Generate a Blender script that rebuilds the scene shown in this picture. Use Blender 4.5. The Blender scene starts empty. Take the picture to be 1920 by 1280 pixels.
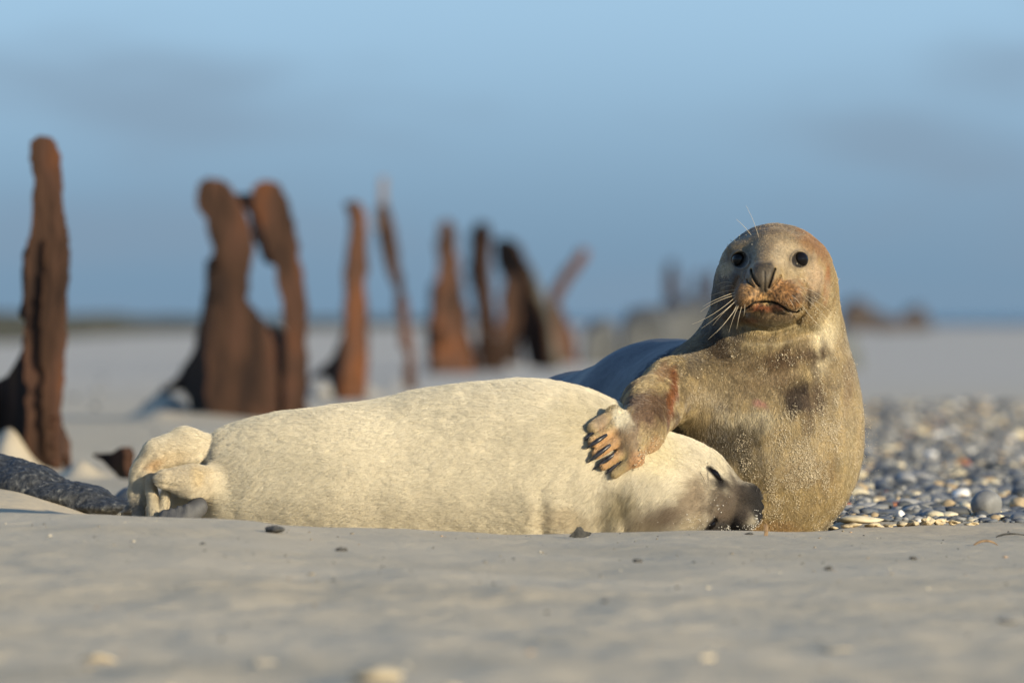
import bpy, bmesh, math, random
import numpy as np
from mathutils import Vector
random.seed(7)
RNG = np.random.default_rng(11)
sc = bpy.context.scene
COL = sc.collection

# ------------------------------------------------------------------ camera, sky, sun, exposure
S = 0.0011          # metres per reference pixel at the seals
Y0 = 23.0           # metres from the lens to the seals
ZC = 0.44           # lens height over the sand
HZ = 595.0          # horizon row
SUN_AZ, SUN_EL = 46.0, 13.5     # degrees: to the right of straight behind the photographer, above the horizon

cam = bpy.data.cameras.new('camera')
cam_ob = bpy.data.objects.new('camera', cam)
COL.objects.link(cam_ob)
cam.sensor_width = 36.0
cam.lens = 36.0 * Y0 / (1920 * S)
cam.clip_start, cam.clip_end = 0.5, 20000.0
cam_ob.location = (0, 0, ZC)
cam_ob.rotation_euler = (math.radians(90) - (640 - HZ) * S / Y0, 0, 0)
cam.dof.use_dof = True
cam.dof.focus_distance = Y0 - 0.12
cam.dof.aperture_fstop = (cam.lens / 1000.0) / 0.058
sc.camera = cam_ob

sun_dir = Vector((math.sin(math.radians(SUN_AZ)) * math.cos(math.radians(SUN_EL)),
                  -math.cos(math.radians(SUN_AZ)) * math.cos(math.radians(SUN_EL)),
                  math.sin(math.radians(SUN_EL))))
sl = bpy.data.lights.new('sun', 'SUN')
sl.energy = 4.9
sl.angle = math.radians(0.6)
sl.color = (1.0, 0.86, 0.61)
sun = bpy.data.objects.new('sun', sl)
COL.objects.link(sun)
sun.rotation_euler = sun_dir.to_track_quat('Z', 'Y').to_euler()

world = bpy.data.worlds.new('World')
sc.world = world
world.use_nodes = True
def build_world():
    nt = world.node_tree
    nt.nodes.clear()
    N, L = nt.nodes.new, nt.links.new
    out = N('ShaderNodeOutputWorld'); bg = N('ShaderNodeBackground')
    bg.inputs['Strength'].default_value = 0.15
    sky = N('ShaderNodeTexSky'); sky.sky_type = 'NISHITA'; sky.sun_disc = False
    sky.sun_elevation = math.radians(SUN_EL)
    sky.sun_rotation = math.atan2(sun_dir.x, sun_dir.y)
    sky.air_density = 1.0; sky.dust_density = 0.3; sky.ozone_density = 2.0
    tc = N('ShaderNodeTexCoord'); sep = N('ShaderNodeSeparateXYZ')
    L(tc.outputs['Generated'], sep.inputs[0])
    # clear blue above, a soft blue-grey bank of far cloud along the whole horizon
    mul = N('ShaderNodeMix'); mul.data_type = 'RGBA'; mul.blend_type = 'MULTIPLY'
    mul.inputs[0].default_value = 1.0
    mul.inputs[7].default_value = (0.88, 1.0, 1.16, 1)
    L(sky.outputs[0], mul.inputs[6])
    bank = N('ShaderNodeMapRange'); bank.interpolation_type = 'SMOOTHSTEP'
    bank.inputs[1].default_value = 0.0; bank.inputs[2].default_value = 0.033
    L(sep.outputs[2], bank.inputs[0])
    low = N('ShaderNodeMix'); low.data_type = 'RGBA'
    low.inputs[6].default_value = (0.98, 1.58, 2.22, 1); low.inputs[7].default_value = (1.92, 3.00, 4.00, 1)
    L(bank.outputs[0], low.inputs[0])
    clear = N('ShaderNodeMapRange'); clear.interpolation_type = 'SMOOTHSTEP'
    clear.inputs[1].default_value = 0.03; clear.inputs[2].default_value = 0.35
    L(sep.outputs[2], clear.inputs[0])
    mix1 = N('ShaderNodeMix'); mix1.data_type = 'RGBA'
    L(clear.outputs[0], mix1.inputs[0]); L(low.outputs[2], mix1.inputs[6]); L(mul.outputs[2], mix1.inputs[7])
    # long thin cloud streaks
    mp = N('ShaderNodeMapping'); mp.inputs['Scale'].default_value = (24, 24, 95)
    mp.inputs['Location'].default_value = (3.35, 0.0, 0.05)
    L(tc.outputs['Generated'], mp.inputs[0])
    nz = N('ShaderNodeTexNoise'); nz.inputs['Scale'].default_value = 1.0
    nz.inputs['Detail'].default_value = 3.0; nz.inputs['Roughness'].default_value = 0.45
    L(mp.outputs[0], nz.inputs['Vector'])
    cr = N('ShaderNodeMapRange'); cr.interpolation_type = 'SMOOTHSTEP'
    cr.inputs[1].default_value = 0.42; cr.inputs[2].default_value = 0.70
    cr.inputs[4].default_value = 0.62
    L(nz.outputs[0], cr.inputs[0])
    fade = N('ShaderNodeMapRange'); fade.inputs[1].default_value = 0.02; fade.inputs[2].default_value = 0.25
    fade.inputs[3].default_value = 1.0; fade.inputs[4].default_value = 0.25
    L(sep.outputs[2], fade.inputs[0])
    m = N('ShaderNodeMath'); m.operation = 'MULTIPLY'
    L(cr.outputs[0], m.inputs[0]); L(fade.outputs[0], m.inputs[1])
    mix2 = N('ShaderNodeMix'); mix2.data_type = 'RGBA'
    mix2.inputs[7].default_value = (1.20, 1.66, 2.20, 1)
    L(m.outputs[0], mix2.inputs[0]); L(mix1.outputs[2], mix2.inputs[6])
    L(mix2.outputs[2], bg.inputs[0]); L(bg.outputs[0], out.inputs[0])
build_world()

sc.view_settings.view_transform = 'Standard'
sc.view_settings.look = 'None'
sc.view_settings.exposure = 0.35
sc.view_settings.gamma = 1.0
sc.render.engine = 'CYCLES'
sc.cycles.use_denoising = True
sc.cycles.max_bounces = 6
sc.cycles.diffuse_bounces = 3
sc.cycles.glossy_bounces = 2
sc.cycles_curves.shape = 'RIBBONS'

# ------------------------------------------------------------------ helpers
def P(px, py, dy=0.0):
    """a point at reference pixel (px, py), dy metres behind the seals' distance"""
    k = (Y0 + dy) / Y0
    return np.array([(px - 960) * S * k, Y0 + dy, ZC - (py - HZ) * S * k])

def PXY(v):
    k = S * v[:, 1] / Y0
    return 960 + v[:, 0] / k, HZ + (ZC - v[:, 2]) / k

def tag(o, label=None, cat=None, group=None, kind=None):
    if label: o['label'] = label
    if cat: o['category'] = cat
    if group: o['group'] = group
    if kind: o['kind'] = kind
    return o

def empty(name, loc):
    o = bpy.data.objects.new(name, None); COL.objects.link(o)
    o.location = tuple(float(c) for c in loc); o.empty_display_size = 0.05
    return o

def link(name, me, mat=None, parent=None):
    o = bpy.data.objects.new(name, me); COL.objects.link(o)
    if mat: me.materials.append(mat)
    if parent:
        o.parent = parent
        o.matrix_parent_inverse.identity()
        o.location = -parent.location       # geometry is written in world coordinates
    return o

def mesh_np(name, V, F, smooth=True, cols=None):
    """quads or triangles from numpy arrays"""
    me = bpy.data.meshes.new(name)
    V = np.ascontiguousarray(V, dtype=np.float32); F = np.ascontiguousarray(F, dtype=np.int32)
    n, k = F.shape
    me.vertices.add(len(V)); me.vertices.foreach_set('co', V.ravel())
    me.loops.add(n * k); me.loops.foreach_set('vertex_index', F.ravel())
    me.polygons.add(n); me.polygons.foreach_set('loop_start', np.arange(0, n * k, k, dtype=np.int32))
    if smooth: me.polygons.foreach_set('use_smooth', np.ones(n, dtype=bool))
    if cols is not None:
        a = me.attributes.new('coat', 'FLOAT_COLOR', 'POINT')
        c4 = np.ones((len(V), 4), np.float32); c4[:, :3] = cols
        a.data.foreach_set('color', c4.ravel())
    me.update(calc_edges=True)
    return me

def hash3(i, j, k, seed):
    h = (i.astype(np.int64) * 374761393 + j.astype(np.int64) * 668265263 + k.astype(np.int64) * 2147483647 + seed * 1274126177) & 0xffffffff
    h = ((h ^ (h >> 13)) * 1274126177) & 0xffffffff
    h = ((h ^ (h >> 16)) * 2246822519) & 0xffffffff
    return ((h ^ (h >> 15)) & 0xffffff).astype(np.float32) / 16777216.0

NROT = np.array([[.36, .48, -.8], [-.8, .6, 0], [.48, .64, .6]], np.float32)
def noise3(p, scale=1.0, seed=0, octaves=1, gain=0.5):
    """value noise in -1..1"""
    out = 0; amp = 1.0; tot = 0
    q = (np.asarray(p, np.float32) @ NROT) * scale
    for o in range(octaves):
        f = np.floor(q); t = q - f; t = t * t * (3 - 2 * t); f = f.astype(np.int64)
        i, j, k = f[:, 0], f[:, 1], f[:, 2]
        x, y, z = t[:, 0], t[:, 1], t[:, 2]
        r = 0
        for a in (0, 1):
            for b in (0, 1):
                for c in (0, 1):
                    w = (x if a else 1 - x) * (y if b else 1 - y) * (z if c else 1 - z)
                    r = r + w * hash3(i + a, j + b, k + c, seed + o * 17)
        out = out + amp * (r * 2 - 1); tot += amp; amp *= gain; q = q * 2.03 + 5.1
    return out / tot

def sstep(a, b, x):
    t = np.clip((x - a) / (b - a), 0, 1)
    return t * t * (3 - 2 * t)

# --- signed distance pieces
def d_ell(p, c, r):
    q = (p - np.asarray(c, np.float32)) / np.asarray(r, np.float32)
    k0 = np.sqrt((q * q).sum(1)) + 1e-9
    q2 = q / np.asarray(r, np.float32)
    k1 = np.sqrt((q2 * q2).sum(1)) + 1e-9
    return k0 * (k0 - 1) / k1

def d_cone(p, a, b, ra, rb, flat=None):
    """capsule with two radii"""
    a = np.asarray(a, np.float32); b = np.asarray(b, np.float32)
    ab = b - a
    t = np.clip(((p - a) @ ab) / (ab @ ab), 0, 1)
    q = p - a - t[:, None] * ab
    if flat is not None:                      # squeeze along a direction: (unit vector, factor)
        n, fct = flat
        n = np.asarray(n, np.float32); s = q @ n
        q = q + (s * (fct - 1))[:, None] * n
    return np.sqrt((q * q).sum(1)) - (ra + (rb - ra) * t)

def d_chain(p, pts, rs, k=0.0, flat=None):
    d = None
    for i in range(len(pts) - 1):
        e = d_cone(p, pts[i], pts[i + 1], rs[i], rs[i + 1], flat)
        d = e if d is None else (np.minimum(d, e) if k == 0 else smin(d, e, k))
    return d

def smin(a, b, k):
    h = np.maximum(k - np.abs(a - b), 0) / k
    return np.minimum(a, b) - h * h * k * 0.25

def poly_dist(x, z, pts):
    d = None
    for (x0, z0), (x1, z1) in zip(pts[:-1], pts[1:]):
        dx, dz = x1 - x0, z1 - z0
        t = np.clip(((x - x0) * dx + (z - z0) * dz) / (dx * dx + dz * dz + 1e-9), 0, 1)
        e = np.hypot(x - x0 - t * dx, z - z0 - t * dz)
        d = e if d is None else np.minimum(d, e)
    return d

def curve(xs, ys):
    """smooth (Catmull-Rom like) interpolation tables"""
    xs = np.asarray(xs, float); ys = np.asarray(ys, float)
    m = np.gradient(ys, xs)
    def f(x):
        x = np.clip(x, xs[0], xs[-1])
        i = np.clip(np.searchsorted(xs, x) - 1, 0, len(xs) - 2)
        h = xs[i + 1] - xs[i]; t = (x - xs[i]) / h
        t2, t3 = t * t, t * t * t
        return ((2 * t3 - 3 * t2 + 1) * ys[i] + (t3 - 2 * t2 + t) * h * m[i] + (-2 * t3 + 3 * t2) * ys[i + 1] + (t3 - t2) * h * m[i + 1]).astype(np.float32)
    return f

def chunked(f):
    def g(p):
        p = np.asarray(p, np.float32)
        if len(p) <= 60000: return f(p)
        return np.concatenate([f(p[i:i + 60000]) for i in range(0, len(p), 60000)])
    return g

def axis(segs):
    """rectilinear grid line positions: [(start, step), ..., (end, None)]"""
    out = []
    for (a, h), (b, _) in zip(segs[:-1], segs[1:]):
        n = max(1, int(round((b - a) / h)))
        out.extend(list(np.linspace(a, b, n, endpoint=False)))
    out.append(segs[-1][0])
    while (len(out) - 1) % 8: out.append(out[-1] + (out[-1] - out[-2]))
    return np.array(out, np.float32)

def polygonize(f, xs, ys, zs, newton=2, B=8):
    """naive surface nets over a sparse rectilinear grid, then projected onto the surface"""
    nx, ny, nz = len(xs), len(ys), len(zs)
    def centers(a): return 0.5 * (a[:-1:B] + a[B::B]), (a[B::B] - a[:-1:B])
    cx, wx = centers(xs); cy, wy = centers(ys); cz, wz = centers(zs)
    g = np.stack(np.meshgrid(cx, cy, cz, indexing='ij'), -1).reshape(-1, 3)
    R = 0.5 * np.sqrt((np.stack(np.meshgrid(wx, wy, wz, indexing='ij'), -1).reshape(-1, 3) ** 2).sum(1))
    bv = f(g)
    act = np.abs(bv) < R * 2.2 + 0.006
    V = np.ones((nx, ny, nz), np.float32)
    bv3 = bv.reshape(len(cx), len(cy), len(cz))
    V[:-1, :-1, :-1] = np.repeat(np.repeat(np.repeat(bv3, B, 0), B, 1), B, 2)
    bi = np.stack(np.unravel_index(np.nonzero(act)[0], bv3.shape), 1) * B
    o = np.stack(np.meshgrid(*[np.arange(B + 1)] * 3, indexing='ij'), -1).reshape(-1, 3)
    for s in range(0, len(bi), 400):
        n = (bi[s:s + 400, None, :] + o[None]).reshape(-1, 3)
        pts = np.stack([xs[n[:, 0]], ys[n[:, 1]], zs[n[:, 2]]], 1)
        V[n[:, 0], n[:, 1], n[:, 2]] = f(pts)
    sgn = V < 0
    cnt = np.zeros((nx - 1, ny - 1, nz - 1), np.uint8)
    for a in (0, 1):
        for b in (0, 1):
            for c in (0, 1):
                cnt += sgn[a:nx - 1 + a, b:ny - 1 + b, c:nz - 1 + c]
    cell = np.stack(np.nonzero((cnt > 0) & (cnt < 8)), 1)
    idx = np.full(cnt.shape, -1, np.int32); idx[cell[:, 0], cell[:, 1], cell[:, 2]] = np.arange(len(cell))
    acc = np.zeros((len(cell), 3), np.float32); num = np.zeros(len(cell), np.float32)
    corners = [(a, b, c) for a in (0, 1) for b in (0, 1) for c in (0, 1)]
    val = {}; pos = {}
    for q in corners:
        n = cell + np.array(q)
        val[q] = V[n[:, 0], n[:, 1], n[:, 2]]
        pos[q] = np.stack([xs[n[:, 0]], ys[n[:, 1]], zs[n[:, 2]]], 1)
    for q in corners:
        for ax in range(3):
            if q[ax]: continue
            r = list(q); r[ax] = 1; r = tuple(r)
            m = (val[q] < 0) != (val[r] < 0)
            t = np.where(m, val[q] / (val[q] - val[r] + 1e-12), 0)
            acc += np.where(m[:, None], pos[q] + t[:, None] * (pos[r] - pos[q]), 0); num += m
    v = acc / np.maximum(num, 1)[:, None]
    F = []
    for ax in range(3):
        sl0 = [slice(None)] * 3; sl1 = [slice(None)] * 3
        sl0[ax] = slice(0, -1); sl1[ax] = slice(1, None)
        e = np.stack(np.nonzero(sgn[tuple(sl0)] != sgn[tuple(sl1)]), 1)
        u, w = (ax + 1) % 3, (ax + 2) % 3
        ok = (e[:, u] > 0) & (e[:, w] > 0) & (e[:, u] < (nx, ny, nz)[u] - 1) & (e[:, w] < (nx, ny, nz)[w] - 1)
        e = e[ok]
        inside = sgn[e[:, 0], e[:, 1], e[:, 2]]
        quad = []
        for du, dw in ((-1, -1), (0, -1), (0, 0), (-1, 0)):
            n = e.copy(); n[:, u] += du; n[:, w] += dw
            quad.append(idx[n[:, 0], n[:, 1], n[:, 2]])
        quad = np.stack(quad, 1)
        quad[~inside] = quad[~inside][:, ::-1]
        F.append(quad)
    F = np.concatenate(F); F = F[(F >= 0).all(1)]
    for it in range(newton):
        d, g = f(v), grad(f, v)
        g2 = (g * g).sum(1) + 1e-6
        v = v - (np.clip(d / g2, -0.004, 0.004))[:, None] * g
    g = grad(f, v)
    nrm = g / (np.linalg.norm(g, axis=1)[:, None] + 1e-9)
    return v, F, nrm

def grad(f, v, e=0.0012):
    g = np.empty_like(v)
    for a in range(3):
        d = np.zeros(3, np.float32); d[a] = e
        g[:, a] = (f(v + d) - f(v - d)) / (2 * e)
    return g

def surf_y(f, px, py, y_from=-0.75, y_to=0.4, n=260):
    """depth offset at which the line of sight through a reference pixel meets the surface"""
    ys = np.linspace(y_from, y_to, n)
    pts = np.array([P(px, py, y) for y in ys], np.float32)
    d = f(pts)
    i = np.nonzero(d < 0)[0]
    if not len(i): return None
    i = i[0]
    if i == 0: return ys[0]
    return ys[i - 1] + (ys[i] - ys[i - 1]) * d[i - 1] / (d[i - 1] - d[i])

# --- materials
def new_mat(name):
    m = bpy.data.materials.new(name); m.use_nodes = True
    nt = m.node_tree
    return m, nt, nt.nodes['Principled BSDF'], nt.nodes.new, nt.links.new

def noise_mat(name, c1, c2, scale, rough=0.8, bump=0.3, bump_scale=None, detail=6.0, c3=None, dist=0.01, spec=0.3, lo=0.35, hi=0.65):
    m, nt, b, N, L = new_mat(name)
    tc = N('ShaderNodeTexCoord')
    nz = N('ShaderNodeTexNoise'); nz.inputs['Scale'].default_value = scale; nz.inputs['Detail'].default_value = detail
    L(tc.outputs['Object'], nz.inputs['Vector'])
    r = N('ShaderNodeValToRGB'); r.color_ramp.elements[0].color = (*c1, 1); r.color_ramp.elements[1].color = (*c2, 1)
    r.color_ramp.elements[0].position = lo; r.color_ramp.elements[1].position = hi
    if c3:
        e = r.color_ramp.elements.new(min(hi + 0.12, 0.98)); e.color = (*c3, 1)
    L(nz.outputs[0], r.inputs[0]); L(r.outputs[0], b.inputs['Base Color'])
    b.inputs['Roughness'].default_value = rough
    b.inputs['Specular IOR Level'].default_value = spec
    if bump:
        n2 = N('ShaderNodeTexNoise'); n2.inputs['Scale'].default_value = bump_scale or scale * 4; n2.inputs['Detail'].default_value = 6
        L(tc.outputs['Object'], n2.inputs['Vector'])
        bp = N('ShaderNodeBump'); bp.inputs['Strength'].default_value = bump; bp.inputs['Distance'].default_value = dist
        L(n2.outputs[0], bp.inputs['Height']); L(bp.outputs[0], b.inputs['Normal'])
    return m

def coat_mat(name, attr='coat', rough=0.6, spec=0.25, sheen=0.0, bump=0.0, bscale=300, var=0.0):
    m, nt, b, N, L = new_mat(name)
    a = N('ShaderNodeAttribute'); a.attribute_name = attr
    L(a.outputs['Color'], b.inputs['Base Color'])
    b.inputs['Roughness'].default_value = rough
    b.inputs['Specular IOR Level'].default_value = spec
    if bump:
        tc = N('ShaderNodeTexCoord')
        n2 = N('ShaderNodeTexNoise'); n2.inputs['Scale'].default_value = bscale; n2.inputs['Detail'].default_value = 4
        L(tc.outputs['Object'], n2.inputs['Vector'])
        bp = N('ShaderNodeBump'); bp.inputs['Strength'].default_value = bump; bp.inputs['Distance'].default_value = 0.002
        L(n2.outputs[0], bp.inputs['Height']); L(bp.outputs[0], b.inputs['Normal'])
    return m

# ------------------------------------------------------------------ the beach
def Q(px, py, Y):
    k = S * Y / Y0
    return np.array([(px - 960) * k, Y, ZC - (py - HZ) * k])
def depth_at(py): return Y0 * (995 - HZ) / (py - HZ)      # where flat sand shows at that row

# sand drifted up against the piles: (px, row of its top, distance, half width px, half depth m)
DRIFTS = [(15, 792, 33.6, 42, .5), (150, 850, 32.5, 30, .5), (308, 732, 48.5, 50, .7), (385, 775, 47.8, 60, .5), (600, 708, 61.0, 28, 1.2), (690, 716, 62.0, 30, 1.0), (735, 712, 70, 26, 1.2), (835, 672, 93, 40, 2.0),
          (930, 668, 96, 60, 2.5), (1020, 672, 99, 60, 2.5), (60, 868, 33.2, 60, .5), (470, 780, 47.6, 70, .5)]
_cr = curve([-400, 0, 250, 420, 600, 760, 900, 1100, 1300, 1500, 1900, 2300], [962, 962, 964, 972, 986, 992, 997, 999, 994, 997, 1001, 1003])
_cy = curve([-400, 0, 400, 700, 1000, 1300, 1600, 1900, 2300], [21.2, 21.3, 21.5, 21.8, 22.1, 22.3, 22.5, 22.55, 22.6])
def ground_h(x, y):
    x = np.asarray(x, np.float32); y = np.asarray(y, np.float32)
    p = np.stack([x, y, np.zeros_like(x)], 1)
    px = 960 + x / (S * np.maximum(y, 1) / Y0)
    near = sstep(60, 25, y)
    pa = p * np.array((1, .45, 1), np.float32)
    h = .005 * noise3(pa, 1.6, 60, 2) * near + .0045 * noise3(pa, 5.5, 61, 2) * near + .0016 * noise3(pa, 17, 62) * near
    h += .0022 * noise3(p * np.array((1, .8, 1), np.float32), 28, 66) * sstep(20.5, 17, y)
    h += (.012 * noise3(pa, 3.6, 68, 2) + .008 * noise3(pa * np.array((1, 1.3, 1), np.float32), 7.5, 67, 2)) * sstep(20.3, 18.2, y)
    h += .05 * noise3(p, .12, 63, 2) * sstep(30, 120, y) * sstep(2500, 300, y)
    inx = sstep(-700, -200, px) * sstep(2600, 2100, px)
    cy = _cy(px); crest = ZC - (_cr(px) - HZ) * S * cy / Y0
    up = sstep(17.3, 19.2, y) * .55 + sstep(18.6, 22.4, y) * .45
    crest = crest + .03
    fall = np.where(y > cy, sstep(cy + .75, cy, y), 1)
    fall = 1 - (1 - fall) * sstep(1600, 1500, px)
    # the drift in front of the seals and the hollow they lie in
    h += (-.03 + crest * np.minimum(sstep(17.2, 18.6, y) * .45 + np.clip((y - 18.0) / (cy - 18.0), 0, 1) * .55, 1) * fall) * sstep(40, 27, y) * inx
    # sand banked up by the dark stone
    h += .108 * np.exp(-((px + 40) / 240) ** 2 - ((y - 24.0) / .8) ** 2)
    for a, b, Y, w, dd in DRIFTS:
        Y = Y - .012 * Y; dd = dd * .7
        X = (a - 960) * S * Y / Y0; z = ZC - (b - HZ) * S * Y / Y0; ww = w * S * Y / Y0
        m = (np.abs(y - Y) < 3 * dd)
        if m.any():
            h[m] += z * np.exp(-((x[m] - X) / ww) ** 2 - ((y[m] - Y) / dd) ** 2)
    return h

def sand_material():
    m, nt, b, N, L = new_mat('dry_sand')
    tc = N('ShaderNodeTexCoord')
    def noise(sc_, det=5, vec=None):
        n = N('ShaderNodeTexNoise'); n.inputs['Scale'].default_value = sc_; n.inputs['Detail'].default_value = det
        L(vec or tc.outputs['Object'], n.inputs['Vector']); return n
    a = noise(1.3, 4); r = N('ShaderNodeValToRGB')
    r.color_ramp.elements[0].position = .3; r.color_ramp.elements[0].color = (.555, .465, .325, 1)
    r.color_ramp.elements[1].position = .7; r.color_ramp.elements[1].color = (.64, .545, .395, 1)
    L(a.outputs[0], r.inputs[0])
    g = noise(900, 2); gr = N('ShaderNodeValToRGB')
    gr.color_ramp.elements[0].position = .35; gr.color_ramp.elements[0].color = (.55, .55, .55, 1)
    gr.color_ramp.elements[1].position = .62; gr.color_ramp.elements[1].color = (1.12, 1.12, 1.12, 1)
    L(g.outputs[0], gr.inputs[0])
    mx = N('ShaderNodeMix'); mx.data_type = 'RGBA'; mx.blend_type = 'MULTIPLY'; mx.inputs[0].default_value = .8
    L(r.outputs[0], mx.inputs[6]); L(gr.outputs[0], mx.inputs[7])
    # beyond the dry drifts the sand colour greys to paint in distance haze
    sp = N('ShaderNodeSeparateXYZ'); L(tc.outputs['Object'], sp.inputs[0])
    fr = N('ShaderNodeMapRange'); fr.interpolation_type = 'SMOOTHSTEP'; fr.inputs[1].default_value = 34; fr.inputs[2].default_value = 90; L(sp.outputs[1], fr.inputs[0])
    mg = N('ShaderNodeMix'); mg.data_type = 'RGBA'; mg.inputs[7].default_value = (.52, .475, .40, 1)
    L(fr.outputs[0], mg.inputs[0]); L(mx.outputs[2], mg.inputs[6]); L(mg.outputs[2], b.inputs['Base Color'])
    b.inputs['Roughness'].default_value = .95; b.inputs['Specular IOR Level'].default_value = .12
    h1 = noise(24, 4); h2 = noise(700, 3)
    ad = N('ShaderNodeMath'); ad.operation = 'MULTIPLY_ADD'; ad.inputs[1].default_value = .10
    L(h2.outputs[0], ad.inputs[0]); L(h1.outputs[0], ad.inputs[2])
    bp = N('ShaderNodeBump'); bp.inputs['Strength'].default_value = .55; bp.inputs['Distance'].default_value = .010
    L(ad.outputs[0], bp.inputs['Height']); L(bp.outputs[0], b.inputs['Normal'])
    return m
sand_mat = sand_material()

def build_beach():
    xs = list(np.arange(-1.5, 1.5001, .0125)); s = .0125; x = 1.5; ext = []
    while x < 4000:
        s *= 1.11; x += s; ext.append(x)
    xs = np.array([-e for e in reversed(ext)] + xs + ext, np.float32)
    ys = list(np.arange(1.0, 12.5, .25)) + list(np.arange(12.5, 26, .02)); y = 26; s = .02
    while y < 9000:
        s = min(s * 1.035, y * .03); y += s; ys.append(y)
    ys = np.array(ys, np.float32)
    gx, gy = np.meshgrid(xs, ys, indexing='xy')
    z = ground_h(gx.ravel(), gy.ravel())
    V = np.stack([gx.ravel(), gy.ravel(), z], 1)
    nx, ny = len(xs), len(ys)
    i = (np.arange(ny - 1)[:, None] * nx + np.arange(nx - 1)[None]).ravel()
    F = np.stack([i, i + 1, i + 1 + nx, i + nx], 1)
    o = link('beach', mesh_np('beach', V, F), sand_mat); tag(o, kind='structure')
build_beach()

def sheet(name, px0, px1, Y, Ya, Yb, z, mat, kind='structure'):
    V = np.array([[(px0 - 960) * S * Ya / Y0, Ya, z], [(px1 - 960) * S * Ya / Y0, Ya, z], [(px1 - 960) * S * Yb / Y0, Yb, z], [(px0 - 960) * S * Yb / Y0, Yb, z]])
    o = link(name, mesh_np(name, V, np.array([[0, 1, 2, 3]]), smooth=False), mat); tag(o, kind=kind); return o
m, nt, b, N, L = new_mat('sea_water'); sea_mat = m
b.inputs['Base Color'].default_value = (.03, .055, .075, 1); b.inputs['Roughness'].default_value = .35
sheet('sea', 300, 9000, 0, 560, 16000, .07, sea_mat)

# low dune with dark beach grass along the left horizon
def build_dune():
    n, mrow = 260, 14
    pxs = np.linspace(-900, 900, n); V = []
    tops = curve([-900, -100, 0, 60, 150, 205, 260, 310, 400, 520, 640, 760, 900], [580, 583, 588, 592, 594, 591, 596, 595, 597, 597, 598, 598, 599])
    feet = curve([-900, 0, 120, 260, 400, 640, 900], [650, 643, 636, 626, 622, 616, 612])
    for i, a in enumerate(pxs):
        Yf = depth_at(float(feet(np.array([a]))[0])); Yt = Yf * 1.25
        zt = Q(a, float(tops(np.array([a]))[0]), Yt)[2]
        for j in range(mrow):
            t = j / (mrow - 1)
            Y = Yf + (Yt - Yf) * t * 1.6
            z = (zt + .1) * (sstep(-.05, .30, np.array(t)) if t < .62 else sstep(1.3, .62, np.array(t))) - .1
            V.append(((a - 960) * S * Y / Y0, Y, float(z)))
    V = np.array(V, np.float32)
    V[:, 2] += .12 * np.abs(noise3(V * np.array((1, .3, 1), np.float32), 2.2, 70, 3))
    i = (np.arange(n - 1)[:, None] * mrow + np.arange(mrow - 1)[None]).ravel()
    F = np.stack([i, i + mrow, i + mrow + 1, i + 1], 1)
    o = link('dune_ridge', mesh_np('dune_ridge', V, F), noise_mat('dune_grass', (.022, .026, .014), (.085, .075, .045), 1.2, rough=.95, bump=.6, bump_scale=3, dist=.2))
    tag(o, kind='structure')
build_dune()

# ------------------------------------------------------------------ rusted sheet piles of an old groyne
def rust_material(name, tone=1.0, orange=1.0):
    m, nt, b, N, L = new_mat(name)
    tc = N('ShaderNodeTexCoord'); mp = N('ShaderNodeMapping'); mp.inputs['Scale'].default_value = (1, 1, .28)
    L(tc.outputs['Object'], mp.inputs[0])
    n = N('ShaderNodeTexNoise'); n.inputs['Scale'].default_value = 9; n.inputs['Detail'].default_value = 7; L(mp.outputs[0], n.inputs['Vector'])
    r = N('ShaderNodeValToRGB'); e = r.color_ramp.elements
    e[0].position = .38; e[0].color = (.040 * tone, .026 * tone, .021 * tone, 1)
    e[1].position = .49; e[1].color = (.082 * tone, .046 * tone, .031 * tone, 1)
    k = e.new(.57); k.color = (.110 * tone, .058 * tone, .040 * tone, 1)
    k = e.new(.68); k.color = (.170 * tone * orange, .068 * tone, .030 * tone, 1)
    L(n.outputs[0], r.inputs[0]); L(r.outputs[0], b.inputs['Base Color'])
    b.inputs['Roughness'].default_value = .95; b.inputs['Specular IOR Level'].default_value = .06
    n2 = N('ShaderNodeTexNoise'); n2.inputs['Scale'].default_value = 40; n2.inputs['Detail'].default_value = 5; L(mp.outputs[0], n2.inputs['Vector'])
    bp = N('ShaderNodeBump'); bp.inputs['Strength'].default_value = .8; bp.inputs['Distance'].default_value = .012
    L(n2.outputs[0], bp.inputs['Height']); L(bp.outputs[0], b.inputs['Normal'])
    return m
rust = rust_material('rusted_steel', .82); rust_dark = rust_material('rusted_steel_dark', .5, .6)  # on the webs the darker copy paints their shade into the steel
rust_grey = noise_mat('weathered_steel', (.06, .06, .05), (.12, .115, .10), 8, bump=.5, bump_scale=30)

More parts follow.
